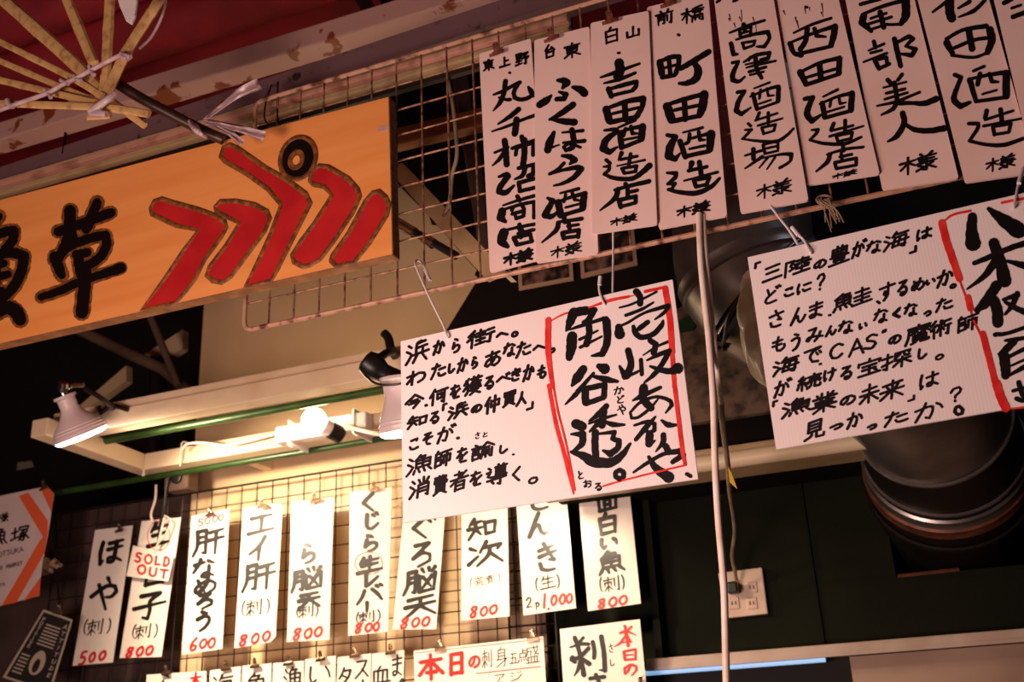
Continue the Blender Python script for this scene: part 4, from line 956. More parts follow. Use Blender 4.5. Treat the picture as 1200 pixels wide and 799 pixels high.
# ------------------------------------------------------------------ brush-lettered name boards
A_, B_, C_ = (560, 0, 3.993), (840, 0, 3.328), (560, 150, 3.993)
BOARDS = [
 ('leftmost tall white name board, its right edge under the next board', [(561.5, 63), (622, 45), (640, 302), (574, 319.5)], 1.409,
  [(A_, """18:128,380 122,430 104,478 72,518,6
14:74,443,9 120,425 165,400 196,386,16
16:188,392 168,430 172,458 200,466 235,458 262,438
20:236,408,10 246,424 258,444
12:98,456,8 130,466 150,466,14
18:190,512,20 150,545 95,580,8
12:66,615,7 140,590 210,560 266,540,14
24:180,560 176,600 172,626
14:78,714,10 140,690,12
22:124,658 130,700 132,745,22 134,770
16:122,712 100,745 68,775,6
14:160,694 266,655,12
18:205,640 210,662
14:182,690 176,725
14:180,692 258,668 258,725,16
22:218,655 216,730 210,772
3:147,340,9 150,342,9"""),
   (C_, """20:98,228,10 132,218 142,226
22:140,226 104,275 98,298 130,302 168,270,10
16:190,188 266,170,14
18:222,182 208,222 172,240,8
18:262,172 258,215 235,225
16:190,255 196,292
16:190,257 262,237
15:195,296 264,280
12:118,362,8 190,338 262,318,14
16:184,320 194,340
30:114,390 106,420 128,438,14
14:118,382,10 200,358 264,345
14:165,372 158,385
14:206,362 216,380
14:160,402 215,387 213,412 178,424
12:172,400 178,424
14:262,350 262,420
36:120,490 112,530 138,555,16
12:108,484,10 180,466 264,450,14
16:194,452 194,476
14:188,494 262,476
16:206,476 200,512
18:168,515 182,545
15:166,514 244,497 250,525
14:182,547 254,530""")],
  '東 50 304 55 62;上 125 290 52 56;野 205 276 64 74'),
 ('second tall white name board from the left, written mostly in kana', [(626, 47), (690.5, 31), (701, 297), (628, 308)], 1.404,
  [(A_, """26:372,376,12 400,378 414,388,30 396,412,12
20:380,430,10 412,442,20 402,462 368,464,18
26:288,490 320,470,28 342,448,10
30:445,408,14 480,420 498,436,30
22:445,490,24 390,530 335,560,10
24:340,558,10 400,568 450,572,26
30:355,620,14 336,665,30 326,702,26 345,690,10 380,678,6
12:395,620,8 490,612,14
12:400,668,10 498,660,16
22:440,608 448,660 440,690 412,704,14 400,688,12 430,672,14 480,690,10"""),
   (C_, """26:395,130,12 430,135,22 452,150,24 430,168,10
14:402,165 372,195,14 335,215,12 395,198,12 460,185,20 482,192,24 450,230,20 400,258,14 355,270,8
22:325,328,10 350,340,20 328,380,24 312,408,24 345,414,20 376,388,8
12:385,305,8 470,285,14
26:375,348 386,408
14:370,347,10 440,322 502,306,18
26:496,312 490,375
12:410,312 402,345
13:440,302 452,335 478,340,8
10:410,372 480,354
16:390,410 492,380
14:372,440,10 485,425,16
18:402,418 406,440
18:376,446 364,480 300,535,7
12:420,460 470,452
16:425,446 430,482
18:395,492 402,516
16:395,490 472,478 468,510
14:402,515 468,506""")],
  '台 335 240 66 76;東 440 236 86 84'),
 ('third tall white name board from the left, shorter and in front of its left neighbour', [(692, 27), (760, 12.5), (770, 263), (694, 274)], 1.398,
  [(A_, """16:575,362,8 640,340 755,298,10
34:660,295 664,330 654,358
16:590,390,8 660,372 735,342,12
20:610,416 624,450
18:605,420,12 680,398 742,382,16 738,405 722,424,16
14:622,448 725,424
28:600,512 614,565
18:598,510,14 690,476 772,462,24 768,500 742,545,22
22:686,482 690,560
12:630,532 760,502
16:618,572,20 742,547
16:592,610,10 638,606 652,614 600,655,26 586,695,28 615,712,22 652,688,8
12:655,598,8 735,562,14
22:664,622 672,690
14:656,620,10 720,600 772,592,18
26:770,592 764,650
14:690,602 680,635
14:716,592 722,625 748,625,8
10:680,655 750,642
16:672,692 758,658
3:655,248,9 662,248,10"""),
   (C_, """18:672,118 658,150,8
12:668,148 745,132,12
10:650,178,6 780,150,10
14:714,122 706,170
14:674,190 685,212
13:678,188 742,178 735,205
12:685,212 738,204
14:600,150 618,165
14:588,182,8 614,178 612,196 590,216,12 640,235,16 720,237,18 770,206,20 802,176,24
16:640,290,12 720,268 800,250,18
16:690,262 700,284
20:655,287 640,330 572,385,7
14:700,302 745,292
16:700,286 700,328
18:660,340 668,370
16:662,337 738,320 738,346
14:668,368 738,350""")],
  '白 625 165 82 92;山 725 150 76 70'),
 ('fourth tall white name board from the left, standing clear of both neighbours', [(758, 8.5), (829.5, -9), (852, 253), (772, 268.5)], 1.404,
  [(A_, """24:850,290 860,345
18:848,290,14 900,268 940,265 938,300 925,345
16:893,275 900,355
11:865,320 935,302
16:862,362,18 920,352
22:950,320,20 1010,285 1080,242,22
26:1010,290,18 1030,330,30 1018,370,28 975,390,20 942,390,12
32:885,498 905,560
18:880,492,14 960,466 1050,442
32:1058,442 1050,500 1036,540,24
20:965,472 970,560
14:920,515 1040,492
16:905,568,20 1038,542
20:885,632,14 925,640,20 900,685,30 892,730,30 922,745,20 945,718,8
14:960,620,8 1050,598,12
20:945,662 970,735
16:990,650,10 1092,622,16
32:1090,627 1084,700,26
14:990,628 985,662 972,672
14:1032,618 1038,655 1062,655,8
10:990,697 1060,682,12
17:970,732 1084,707
3:936,162,10 942,165,10"""),
   (C_, """18:1000,165,22 988,205,8
14:985,200 1070,182,14
14:965,247,8 1120,207,12
18:1035,160 1046,228
16:1010,246 1020,275
15:1010,244 1082,232 1070,262
14:1020,275 1073,264
17:885,210,10 926,212 922,232 888,262,12 922,260,14 906,284,12 890,288,12 940,300,16 1020,305,20 1090,275,18 1130,236,12""")],
  '前 872 82 88 84;橋 1005 68 108 92'),
 ('fifth white name board from the left with the finest brush writing and rust stains', [(834, -24), (900, -38), (947.5, 235), (868, 250)], 1.398,
  [(B_, """14:104,96 108,118
10:50,128,7 120,100 185,80,9
11:88,115 92,145
9:88,115 133,105 130,140
9:95,146 130,136
8:97,130 126,122
14:55,170 64,212 80,212,8
11:75,155,7 140,135 198,125,14 204,150 185,182,12 155,182,7
9:100,170 106,190
9:98,168 148,160 143,177
9:106,190 140,178
10:60,245 84,240 62,288,16 62,312,16 85,318,12 108,300,7
12:105,242,7 150,216 205,206,12 200,226 170,232,8
8:124,236 130,222
8:112,252,6 200,232
10:115,264,6 160,252 228,238,8
10:125,280 190,262
8:130,292 182,280
14:150,225 156,270 174,304,12
12:80,360 108,356 84,395,15 75,432,16 95,445,14 132,420,6
9:145,345,6 205,322,8
13:140,367 156,426
10:130,377,7 200,347 240,337,12
14:240,340 238,395
8:170,350 165,385
8:195,345 200,374 222,372,6
7:165,405 210,390
9:158,426 238,398
10:165,440 155,465
8:150,470 235,442,8
8:160,490 255,462,7
10:200,440 200,482
9:175,500 182,522
9:175,498 228,486 223,506
8:182,522 223,510
9:122,482 132,492
10:110,507,7 134,506 110,532,9 97,542,6 160,550,9 230,552,12 270,530,10 298,502,8
10:110,607,7 175,587
14:142,582 142,620
10:110,657,6 176,612,12
10:180,567 186,595
9:180,564 238,550 238,580
8:186,580 234,570
8:186,600 238,588
9:160,620,6 250,602 290,602,14 284,630 245,655,10
9:200,612 165,655,5
8:226,614 195,660,5
9:0,8 12,0
9:65,5 78,0""")], ''),
 ('sixth white name board from the left, bottom end chipped and tucked under the fifth', [(905, -35), (971, -51), (1031, 204), (946, 217)], 1.404,
  [(B_, """10:300,128,7 370,96 445,71,9
17:285,170 300,206,14 328,215
11:285,167,8 370,132 460,102,14
20:460,104 455,140 444,178,16
16:352,112 345,160 325,192
13:380,112 388,140 424,144,7
12:312,212,13 380,196 448,180
20:324,282 346,326,16
12:325,282,10 400,246 475,227,14
18:478,228 475,286
18:400,252 405,306
10:350,302 470,267
12:346,331,14 470,291
14:342,386 374,380 356,420,18 352,448,20 370,472,18 407,448,8
10:415,377,7 470,350,10
16:410,402 420,456
10:402,405,8 470,377 525,364,14
19:527,364 522,430
9:445,387 440,416
9:475,375 480,405 502,400,6
8:430,437 495,417
12:420,460 523,432
12:455,482 445,507
9:445,510 530,490
9:440,532 570,492,7
12:500,470 500,517
10:465,532 472,552
10:465,530 528,517 523,538
9:472,552 523,540
11:370,507,7 394,506 386,522 362,546,8 420,560,11 500,560,12 562,535,9
10:430,602,8 500,582 570,574,9
12:490,567 495,587
14:440,602 430,632 388,668,7
10:480,612 525,602
10:485,597 488,628
11:460,637 466,658
11:460,634 543,617 543,640
10:466,658 543,644
8:345,27 352,29""")], ''),
 ('seventh white name board from the left, bottom right corner hanging free', [(985, -30), (1060, -48), (1123.5, 209), (1034, 222.5)], 1.409,
  [(B_, """12:560,17 640,-5
22:572,62 566,88 602,122,12
12:566,57,10 640,27 725,2,14
26:736,2 736,60 718,92,16
9:650,97 715,95,10
9:600,72 660,52
10:590,94 680,67
9:592,118 664,94
16:636,48 650,107
10:592,197,7 650,172
13:612,162 618,186
9:600,207 642,196
10:572,242,7 662,208
14:616,237 632,268
12:616,234 660,224 664,250
12:632,268 672,250
16:692,152 706,215 716,258,14
14:700,167,10 748,142 764,152 736,180,9 775,192,14 760,216,16 716,210,8
14:666,312 682,330
12:722,290 706,312
10:650,342,7 737,320,8
10:660,364 732,347
9:655,387 742,362
14:692,322 702,387
11:625,413,7 700,396 790,360,9
14:702,395 686,425 642,448,7
16:712,402 760,402,12 810,403,18 855,386,20
18:724,442 730,480 702,530 667,552,7
16:730,482,10 772,506 830,510,18 888,500,20""")], ''),
 ('eighth white name board from the left, next to last at the right edge', [(1068, -30), (1146, -48), (1215, 202), (1131, 214)], 1.404,
  [(B_, """14:842,47,8 898,5,12
28:907,2 908,45 916,72
14:942,32,8 985,7
14:942,67,6 1002,42 1045,2,12
22:896,168 918,207,16
12:895,152,12 960,117 1050,102,16
24:1064,117 1072,155 1055,205,18
20:982,122 995,190
12:926,187 1000,157 1063,147
10:916,216 1000,224 1055,206
13:927,292 952,302 928,365,16 926,392,20 950,415,18 986,400,12
10:1000,277 1042,259
18:986,312 1010,395,14
12:992,307,10 1060,292 1130,282,16
23:1128,288 1128,375
14:1026,288 1016,330
13:1062,288 1072,318 1096,320,8
8:1036,367 1090,352
12:1010,396 1124,380
14:1052,432 1046,460
10:1046,467 1155,432,9
10:1040,492 1190,462,8
14:1106,427 1112,482
12:1076,497 1082,525
11:1076,494 1146,482 1138,515
10:1082,525 1138,516
12:982,482 1018,482 1016,502 984,550,10 1050,564,11 1120,565,14 1197,540""")], ''),
 ('ninth name board, only its left edge inside the right border', [(1158, -30), (1230, -45), (1290, 180), (1212, 195)], 1.398,
  [(B_, """15:1120,12 1150,-5
9:1150,32 1185,20
15:1155,66 1198,50""")], ''),
]
SAMA = [(C_, '様 188 604 140 84', 3.2), (C_, '様 412 570 150 84', 2.0), (C_, '様 682 430 126 62', 1.9), (C_, '様 1008 380 160 84', 2.5), (B_, '様 222 737 140 84', 2.5),
 (B_, '様 497 680 100 40', 1.5), (B_, '様 784 637 150 100', 3.0), (B_, '様 1106 635 118 76', 2.5), None]
for bi, (lb, cor, dep, trs, tops) in enumerate(BOARDS):
    o = panel('name_board', lb, 'sign board', cor, dep, .0042, M['board'], 'brush lettered name boards on the wire panel', chamfer=.0035)
    mb = MB()
    for (ox, oy, sc), tx in trs: trace(mb, ox, oy, sc, tx, dep - .0006, 1.28)
    sm = SAMA[bi]
    if sm: line_of(mb, *sm[0], sm[1], sm[2], dep - .0006, -.26, -.02, .35)
    mb.build('brush_lettering', M['ink'], o)
    if tops:
        mb = MB(); line_of(mb, A_[0], A_[1], A_[2], tops, 2.6, dep - .0006, -.26, .02, .35); mb.build('small_heading', M['ink'], o)
    if bi in (4, 5):
        mb = MB()
        for k in range(7):
            x = cor[0][0] + random.uniform(8, 60); y = random.uniform(4, 30)
            ribbon(mb, [(x, y), (x + random.uniform(0, 3), y + random.uniform(3, 12))], [random.uniform(.8, 2), .5], dep - .0005)
        mb.build('rust_streak', M['copper'], o)
for (px, py, dep, lb) in ((584, 66, 1.405, 'rusty clip holding the leftmost name board'), (648.5, 49, 1.400, 'rusty clip holding the second name board'), (716.5, 29, 1.394, 'rusty clip holding the third name board'), (785, 9, 1.400, 'rusty clip at the top edge holding the fourth name board')):
    put_clip(rusty, px, py, dep, lb, 'rusty clips on the name boards', -.1, .9)

# ------------------------------------------------------------------ the two hanging placards
PY = 1.372
pl = panel('placard', 'white corrugated placard at centre with black handwriting and red-framed big brush characters', 'placard', [(469.5, 400), (788, 327.5), (818, 561), (472, 612.5)], PY, .004, M['placard'], 'hand lettered placards hooked under the wire panel')
p3, p4, c1, c2 = (635, 320, 6.0), (635, 450, 6.0), (465, 360, 6.0), (465, 480, 6.0)
mb = MB()
trace(mb, *p3, """42:45,330 42,450 45,560 58,680,34 75,800,30
14:60,337,10 150,290 250,260,12
20:330,242,12 480,192,24 612,165,18
10:612,165 660,155,4
24:725,130 860,100,20
42:866,108 900,330 915,560
32:915,560 925,700 932,800""", PY - .0006)
trace(mb, *p4, """28:48,10 73,150 103,300 148,460 188,620 222,770,12
14:78,0 112,190 165,400 205,600 230,745
30:932,10 955,200 985,450 1006,565,24
14:1010,570 800,620 560,680 430,718""", PY - .0006)
mb.build('red_frame', M['red_ink'], pl)
mb = MB()
trace(mb, *p3, """38:664,130,44 690,170 690,215
16:545,243,12 640,215 805,132,16
22:590,297,22 700,255 782,207,14
60:540,380,44 545,430,66
18:525,380,14 600,350 720,280 890,228,30
24:893,240 850,285 795,325,12
34:742,345,30 690,385 650,415,12
34:642,375,22 655,420 700,452,34 780,430 838,370,32 850,335,14
40:605,545 625,640 595,722,50
30:545,655,16 565,690 580,735,30
20:580,737 660,700 690,682,14
26:695,610 702,712
16:712,577,10 800,520 888,482,20
34:760,475 800,500 785,560,40
30:740,612,14 830,570 898,545,30
32:890,555,36 850,630 790,710 720,770,14
34:760,655,14 830,680 900,690,40 952,670,70
50:222,275,60 195,350 170,405,14
56:220,278 300,265 372,258,36
40:368,262,36 325,330 292,345,24
46:430,315,20 452,340,52 458,480 425,568,40 350,582,14
24:180,402,10 270,372 440,318,24
64:210,445 206,520 190,595,44
40:325,350 332,420 312,500
20:265,467 390,405,14
22:270,522 418,447,14
60:290,675,50 245,740,60 212,790,20
60:400,655,36 438,672,70
30:362,705,20 280,800 250,832
34:360,725,20 450,748,44 530,762,20""", PY - .0006, 1.14)
trace(mb, *p4, """40:265,40,30 230,80,32 165,142,12
46:302,40 306,130
36:300,35 440,5 435,90
34:310,138 432,95
34:640,115,14 700,85 830,25,24
50:715,25,54 710,100 765,170,44
22:820,100,10 760,170 680,232,20 630,240,18 620,200,16 690,130,20 800,90,20 895,115,26 912,150,26 870,202,12
26:650,290,16 740,265 790,280 790,325 750,347,28 728,322,24
36:795,232,16 735,300 660,390,26
36:840,255,14 890,288,38 970,287,8
44:755,365,50 752,420,46 795,398,10
34:852,358 850,410 800,475,10
26:645,620,16 740,555 860,490 970,472,40 990,500,40 918,548,30
40:868,435 892,480
48:750,512,20 800,590,46 890,655,70
24:1018,632 1045,648
40:452,155,36 400,210 332,260,14
46:432,195 420,290
24:330,278,14 430,242 520,217,14
26:420,257,16 500,285,34 578,287,16
40:400,272 335,335,14
44:375,340 372,420 378,515
28:400,350,16 510,337 495,385 540,400,36 532,450,38 480,490,44 428,467,14
64:238,280,60 282,298,60
38:205,352,14 285,352,44 280,420,42 212,480,20
56:205,477,20 290,505,50 360,545,70 480,552,60 560,500,44 618,420,18
30:545,605 572,622 572,652 545,668 518,652 518,622 545,605
""", PY - .0006, 1.14)
line_of(mb, *p4, 'が 540 45 80 70 1.6;ど 548 110 62 60 1.6;や 560 180 66 84 1.6;と 270 640 46 66 1.7;お 318 702 66 62 1.7;る 395 722 60 64 1.9'.replace('が', 'か'), 1.6, PY - .0006, -.12, .1)
mb.build('brush_characters', M['ink'], pl)
mb = MB()
line_of(mb, *c1, """浜 145 315 165 200;か 295 280 90 130;ら 415 268 90 130;街 585 212 200 170;へ 740 190 84 80;。 826 190 90 90
わ 140 490 160 140;た 292 445 115 140;し 380 430 64 90;か 462 405 82 130;ら 545 388 64 104;あ 672 362 145 150;な 790 300 92 130;た 890 292 115 140;へ 1000 280 90 90;。 1088 305 90 84
今 122 662 140 130;・ 205 690 50 50 3.6;何 290 625 130 150;を 410 595 84 120;獲 530 552 130 160;る 650 530 84 120;べ 750 500 104 100;き 835 476 84 110;か 925 460 84 150;も 1020 455 74 120
「 335 705 50 90;浜 432 728 145 140;の 560 712 84 80;仲 670 682 112 150;買 790 640 100 130;人 875 642 72 120;」 935 690 90 100""", 3.2, PY - .0006, -.33, -.10)
line_of(mb, *c2, """知 145 78 145 124;る 265 56 84 110
こ 120 242 84 110;そ 215 207 84 110;が 345 172 140 150;・ 428 200 50 50 3.4
漁 160 385 185 180;師 320 342 125 150;を 457 322 92 130;諭 600 292 165 150;し 745 278 84 84;・ 818 315 50 50 2.6
消 165 547 155 180;費 305 527 112 160;者 435 502 135 170;を 555 486 102 130;導 700 460 150 180;く 842 455 96 130;。 955 498 140 120 2.8
さ 565 183 42 56 1.3;と 620 175 46 48 1.3""", 3.0, PY - .0006, -.30, -.10)
mb.build('marker_handwriting', M['marker'], pl)

PY2 = 1.366
pr = panel('placard', 'white corrugated placard at right, cut off by the picture edge, with eight lines of handwriting', 'placard', [(876, 301.5), (1290, 205), (1318, 455), (909.5, 526.5)], PY2, .004, M['placard'], 'hand lettered placards hooked under the wire panel')
c5, q6, c7, q8 = (870, 250, 6.0), (1000, 230, 6.0), (890, 370, 6.0), (1040, 350, 5.0)
mb = MB()
trace(mb, *q6, """18:630,180,14 700,130 822,102,18
54:622,187 655,320 690,420 745,580,50
14:745,590 768,650 792,712
46:805,712 822,790""", PY2 - .0006)
trace(mb, *q8, """34:472,0 486,55
12:482,60 510,140 542,205
38:556,205 600,370 630,490
52:637,495 660,570 692,640
10:700,645 799,637 900,622""", PY2 - .0006)
mb.build('red_frame', M['red_ink'], pr)
mb = MB(); trace(mb, *q6, '20:1045,45 1120,30 1260,5', PY2 - .0006); mb.build('red_top_stroke', M['red_ink'], pr)
mb = MB()
trace(mb, *q6, """62:837,145,60 830,230,70 840,330,100
48:950,88,26 1050,165,80 1160,240,110
38:850,470,30 950,430 1100,365 1210,330,40
76:985,330,70 1030,450,70 1062,595,90
46:1010,440,60 920,560,40 800,652,14
40:1080,455,20 1210,490,50
60:1005,630,70 940,720,60 870,800,40""", PY2 - .0006, 1.1)
trace(mb, *q8, """50:590,5,56 560,40 520,70,14
60:622,10 642,70 645,140
30:680,5,20 740,-15 760,-20
30:760,-30 730,40 690,90,16
30:690,20,20 760,60 850,95,40
22:630,210,26 700,203 830,160,24
26:690,245,16 740,240 830,225,20
40:740,250 690,300 650,325,14
56:680,330 690,400 690,450,44
20:700,345 830,280,26
18:730,390,14 830,345
26:690,462,14 799,402,30 850,390
20:735,540 799,522 850,512
28:768,490 790,560 820,580
26:755,585 790,596 850,590""", PY2 - .0006, 1.1)
mb.build('brush_characters', M['ink'], pr)
mb = MB()
line_of(mb, *c5, """「 105 368 70 80;三 210 418 150 160;陸 382 372 195 160;の 545 355 104 90;豊 680 292 155 170;が 818 252 104 150;な 922 236 112 130;海 1080 190 180 170
ど 200 580 130 150;こ 325 552 84 90;に 430 522 120 110;？ 550 480 84 140
さ 235 742 140 160;ん 390 720 124 150;ま 512 680 134 150;・ 612 716 50 50 3;鮭 770 602 275 190;、 955 625 84 84 3;す 1012 550 118 160
な 972 722 110 140;く 1085 702 92 92""", 3.0, PY2 - .0006, -.34, -.10)
line_of(mb, *q6, """」 418 372 90 90;は 495 262 130 120;る 345 645 92 140;め 452 622 110 120;い 540 600 74 66;か 642 574 124 160;。 698 632 84 80""", 3.2, PY2 - .0006, -.34, -.10)
line_of(mb, *c7, """も 135 200 114 140;う 255 182 92 140;み 385 132 145 140;ん 500 105 84 90;な 605 80 114 130;い 725 70 66 70
海 185 350 185 160;で 370 280 140 160;・ 425 340 50 50 3;C 540 250 120 140;A 682 218 130 150;S 782 182 130 140;" 875 115 60 50;の 950 166 104 90
が 160 510 130 150;続 345 466 175 140;け 490 415 94 110;る 610 402 104 124;宝 770 360 184 160;探 960 310 220 170;し 1140 266 92 104
「 108 620 56 70;漁 260 640 210 170;業 455 606 190 180;の 620 592 124 100;未 770 546 145 170;来 930 520 184 180;」 1066 578 90 70
見 385 800 160 170;つ 540 778 100 70;か 668 732 124 150;っ 790 780 70 60;た 960 716 190 140""".replace('っ', 'つ'), 3.1, PY2 - .0006, -.31, -.08)
line_of(mb, *q8, """く 52 92 70 66;な 135 66 84 104;っ 235 85 42 50;た 330 32 110 104
魔 180 205 152 140;術 310 172 124 130;師 465 142 130 124
。 302 342 100 84 2.8;は 240 476 134 130;か 240 656 200 160;？ 400 560 110 110 3""".replace('っ', 'つ'), 3.1, PY2 - .0006, -.31, -.06)
trace(mb, *q8, "20:418,630 440,650 435,672 410,678 392,662 400,638 418,630", PY2 - .0006)
mb.build('marker_handwriting', M['marker'], pr)

# white hook wires that carry the placards
def hook(label, pts, r=.0017, tip=None):
    t = empty('hook_wire', P(*pts[0])); tag(t, label, 'hook', 'white hooks carrying the placards')
    mb = MB(); mb.tube([P(*p) for p in pts], r, 8, 5); mb.build('wire', M['white_plastic'], t, True)
    if tip:
        a, b = P(*tip[0]), P(*tip[1]); mb = MB(); mb.tube([a, b], .0029, 10); mb.build('cap', M['white_plastic'], t, True)
hook('white hook at the left placard top left corner', [(503, 325, 1.395), (498, 314, 1.40), (492, 306, 1.412), (487, 306, 1.402), (489, 316, 1.39), (505, 352, 1.378), (519, 380, 1.372), (524, 394, 1.366), (525.5, 396, 1.372)], tip=((498, 316, 1.40), (504, 329, 1.393)))
hook('short white hook end at the left placard top edge right half', [(702.5, 330, 1.372), (702, 338, 1.371), (704, 347, 1.37), (708, 356, 1.369), (709.5, 357, 1.374)], tip=((703.5, 324, 1.372), (702.5, 334, 1.371)))
hook('long straight white wire dropping to the left placard', [(718.5, 262, 1.41), (718.5, 300, 1.40), (718, 344, 1.378)])
hook('white hook at the right placard left corner', [(902, 240, 1.40), (914, 256, 1.39), (925, 270, 1.38), (936, 288, 1.374)], )
hook('short white hook end at the right placard left corner', [(934, 274, 1.37), (941, 280, 1.368), (946, 288, 1.364), (950, 296, 1.362), (951, 297, 1.368)], tip=((928, 266, 1.371), (936, 276, 1.369)))
hook('white hook at the right edge above the red frame', [(1203, 190, 1.40), (1196, 205, 1.385), (1191, 228, 1.366), (1188, 242, 1.360), (1187.5, 243, 1.366)], tip=((1199, 197, 1.385), (1194, 215, 1.372)))

# tuft of frayed string on the lower rod
mb = MB()
for k in range(16):
    a = P(964 + random.uniform(-6, 8), 235 + random.uniform(-3, 3), 1.40); b = P(966 + random.uniform(-4, 24), 250 + random.uniform(-6, 22), 1.40)
    mb.tube([a, (a + b) / 2 + Vector((random.uniform(-.004, .004), -.003, .002)), b], .0009, 5, 4)
n = 12; mb.tube([P(966 + 9 * math.cos(2 * math.pi * i / n), 234 + 5 * math.sin(2 * math.pi * i / n), 1.41 - .005 * math.sin(2 * math.pi * i / n)) for i in range(n + 1)], .0018, 6)
tag(mb.build('string_tuft', M['fibre'], smooth=True), 'frayed string tuft knotted on the lower rod above the right placard', 'string')

# ------------------------------------------------------------------ menu cards on the back panel
KY = 2.405
CARDS = [
 ('price card at far left with two large kana and red 500', [(111.5, 621), (155.5, 615.5), (132, 776), (85, 780)], 'ほ 130 646 30 34;や 122 696 32 42;( 100 735 8 18 1.6;刺 112 735 18 20 1.6;) 128 733 8 18 1.6', '5 97 771 10 16;0 108 770 9 12;0 120 768 10 12'),
 ('price card half covered by the red-lettered sold out tag', [(166, 610.5), (212, 606), (189, 769.5), (140, 771)], '生 187 625 24 32;白 183 668 30 38;子 175 710 36 36;( 157 740 8 16 1.5;刺 168 740 18 18 1.5;) 183 739 8 16 1.5', '8 152 764 11 12;0 164 763 11 12;0 175 762 11 12'),
 ('price card with red scribble above the first character and red 600', [(224.5, 604.5), (269, 596), (260.5, 760), (213, 767)], '肝 244 634 34 34;な 239 666 26 26;め 240 686 28 24;ろ 240 704 22 20;う 239 727 22 24', '6 227 755 12 16;0 238 754 11 12;0 248 753 11 13'),
 ('price card with clipped corners, two katakana above the liver character', [(285, 595), (327, 589.5), (331, 593), (323, 746), (316, 752.5), (274.5, 759.5)], 'エ 306 614 32 28;イ 303 643 24 30;肝 303 675 36 36;( 285 713 8 18 1.6;刺 298 712 18 20 1.6;) 314 710 8 18 1.6', '8 285 750 12 14;0 299 748 12 13;0 312 745 12 13'),
 ('price card washed out in the middle by lamp glare, brain characters below', [(342, 588), (391, 582.5), (386, 749.5), (336, 752)], 'く 363 601 24 26;じ 364 622 24 22;ら 361 648 24 26;脳 359 679 34 28;天 362 703 26 22;( 349 717 8 14 1.5;刺 359 716 17 16 1.5;) 371 715 8 14 1.5', '8 348 743 12 15;0 361 742 12 13;0 373 740 12 13'),
 ('tall price card with the red-circled character and long vowel bar', [(410, 576.5), (459, 571), (454.5, 740), (408, 745)], 'く 432 589 22 24;じ 435 611 22 22;ら 434 636 24 22;生 433 661 28 22;レ 434 678 20 20;バ 433 697 30 22;ー 430 711 6 12;( 419 724 8 14 1.6;刺 430 723 18 15 1.6;) 444 721 8 14 1.6', '8 420 736 10 12;0 432 735 11 11;0 441 734 9 11'),
 ('price card whose top is hidden behind the left placard, brain characters and red 800', [(476, 570), (524, 567), (511, 737), (460, 737.5)], 'ま 502 584 24 26;ぐ 495 618 30 30;ろ 494 650 28 30;脳 492 681 36 32;天 492 710 38 30', '8 474 730 12 13;0 487 729 12 12;0 499 728 12 12'),
 ('white price card with two neat characters and wide blank middle', [(541, 568), (594, 562), (597, 722), (540.5, 727)], '知 565 618 32 28;次 569 648 38 32;( 552 683 6 11 .9;荒 562 681 12 12 .8;煮 574 679 12 12 .8;) 585 677 6 11 .9', '8 555 717 11 14;0 567 716 11 12;0 578 714 12 12'),
 ('price card with the 2p price written in black and red', [(603, 556), (661, 549), (675, 712.5), (613.5, 721)], 'き 632 584 30 30;ん 632 614 30 30;き 641 653 28 36;( 629 685 7 16 1.7;生 642 682 18 18 1.7;) 654 681 7 16 1.7;2 620 706 9 14 1.8;p 630 708 8 12 1.6', '1 638 704 5 15;, 643 711 4 5;0 649 703 9 13;0 659 702 9 13;0 667 701 9 12'),
 ('price card farthest right of the upper row with red 800 on dark wall', [(675, 546), (734, 539), (751, 707), (689, 716)], '面 711 586 24 26;白 712 614 24 26;い 713 636 22 18;魚 716 659 30 28;( 704 685 6 17 1.7;刺 717 684 18 19 1.7;) 730 682 6 17 1.7', '8 705 707 12 12;0 718 705 13 12;0 730 703 13 12'),
]
for i, (lb, cor, tx, rd_) in enumerate(CARDS):
    dep = KY - .004 * (i % 3)
    o = panel('menu_card', lb, 'menu card', cor, dep, .0015, M['menu'], 'tall price cards on the back wire panel')
    lean = (cor[-1][0] - cor[0][0]) / (cor[-1][1] - cor[0][1])
    mb = MB(); line_of(mb, 0, 0, 1, tx, 4.5, dep - .0008, -.2, lean, .5, 1.12); mb.build('black_lettering', M['menu_ink'], o)
    mb = MB(); line_of(mb, 0, 0, 1, rd_, 2.8, dep - .0008, -.18, lean - .12, 0, 1.2); mb.build('red_price', M['menu_red'], o)
    if i in (1, 5):
        c = (186, 628, 13, 17) if i == 1 else (432, 660, 16, 13)
        mb = MB(); ribbon(mb, [(c[0] + c[2] * math.cos(k * math.pi / 7), c[1] + c[3] * math.sin(k * math.pi / 7)) for k in range(15)], [.8] * 15, dep - .0009); mb.build('red_circle', M['menu_red'], o)
    if i == 2:
        mb = MB(); line_of(mb, 0, 0, 1, 'S 235 612 10 11;0 243 610 10 11;0 252 608 10 11;0 259 606 9 11', 1.7, dep - .0008, -.2, -.05); mb.build('red_scribble', M['menu_red'], o)
so = panel('sold_out_tag', 'small white tag with red hand lettering hung over the second price card', 'tag', [(156, 639), (204, 650), (197, 681), (148, 675)], KY - .022, .0012, M['menu'])
mb = MB(); line_of(mb, 0, 0, 1, 'S 162 653 10 14;O 174 655 11 13;L 185 657 9 12;D 195 658 9 13;O 166 667 12 13;U 179 670 11 12;T 192 672 10 12', 2.5, KY - .023, .12, -.15); mb.build('red_lettering', M['menu_red'], so)
mb = MB(); mb.tube([P(193, 606, KY - .03), P(189, 622, KY - .03), P(184, 640, KY - .026), P(181, 648, KY - .024)], .0028, 8, 4)
mb.tube([P(193, 604, KY - .03), P(200, 610, KY - .03), P(194, 626, KY - .03), P(184, 638, KY - .026)], .0022, 8, 4)
tag(mb.build('tag_string', M['cord'], smooth=True), 'white string loop carrying the sold out tag', 'string')

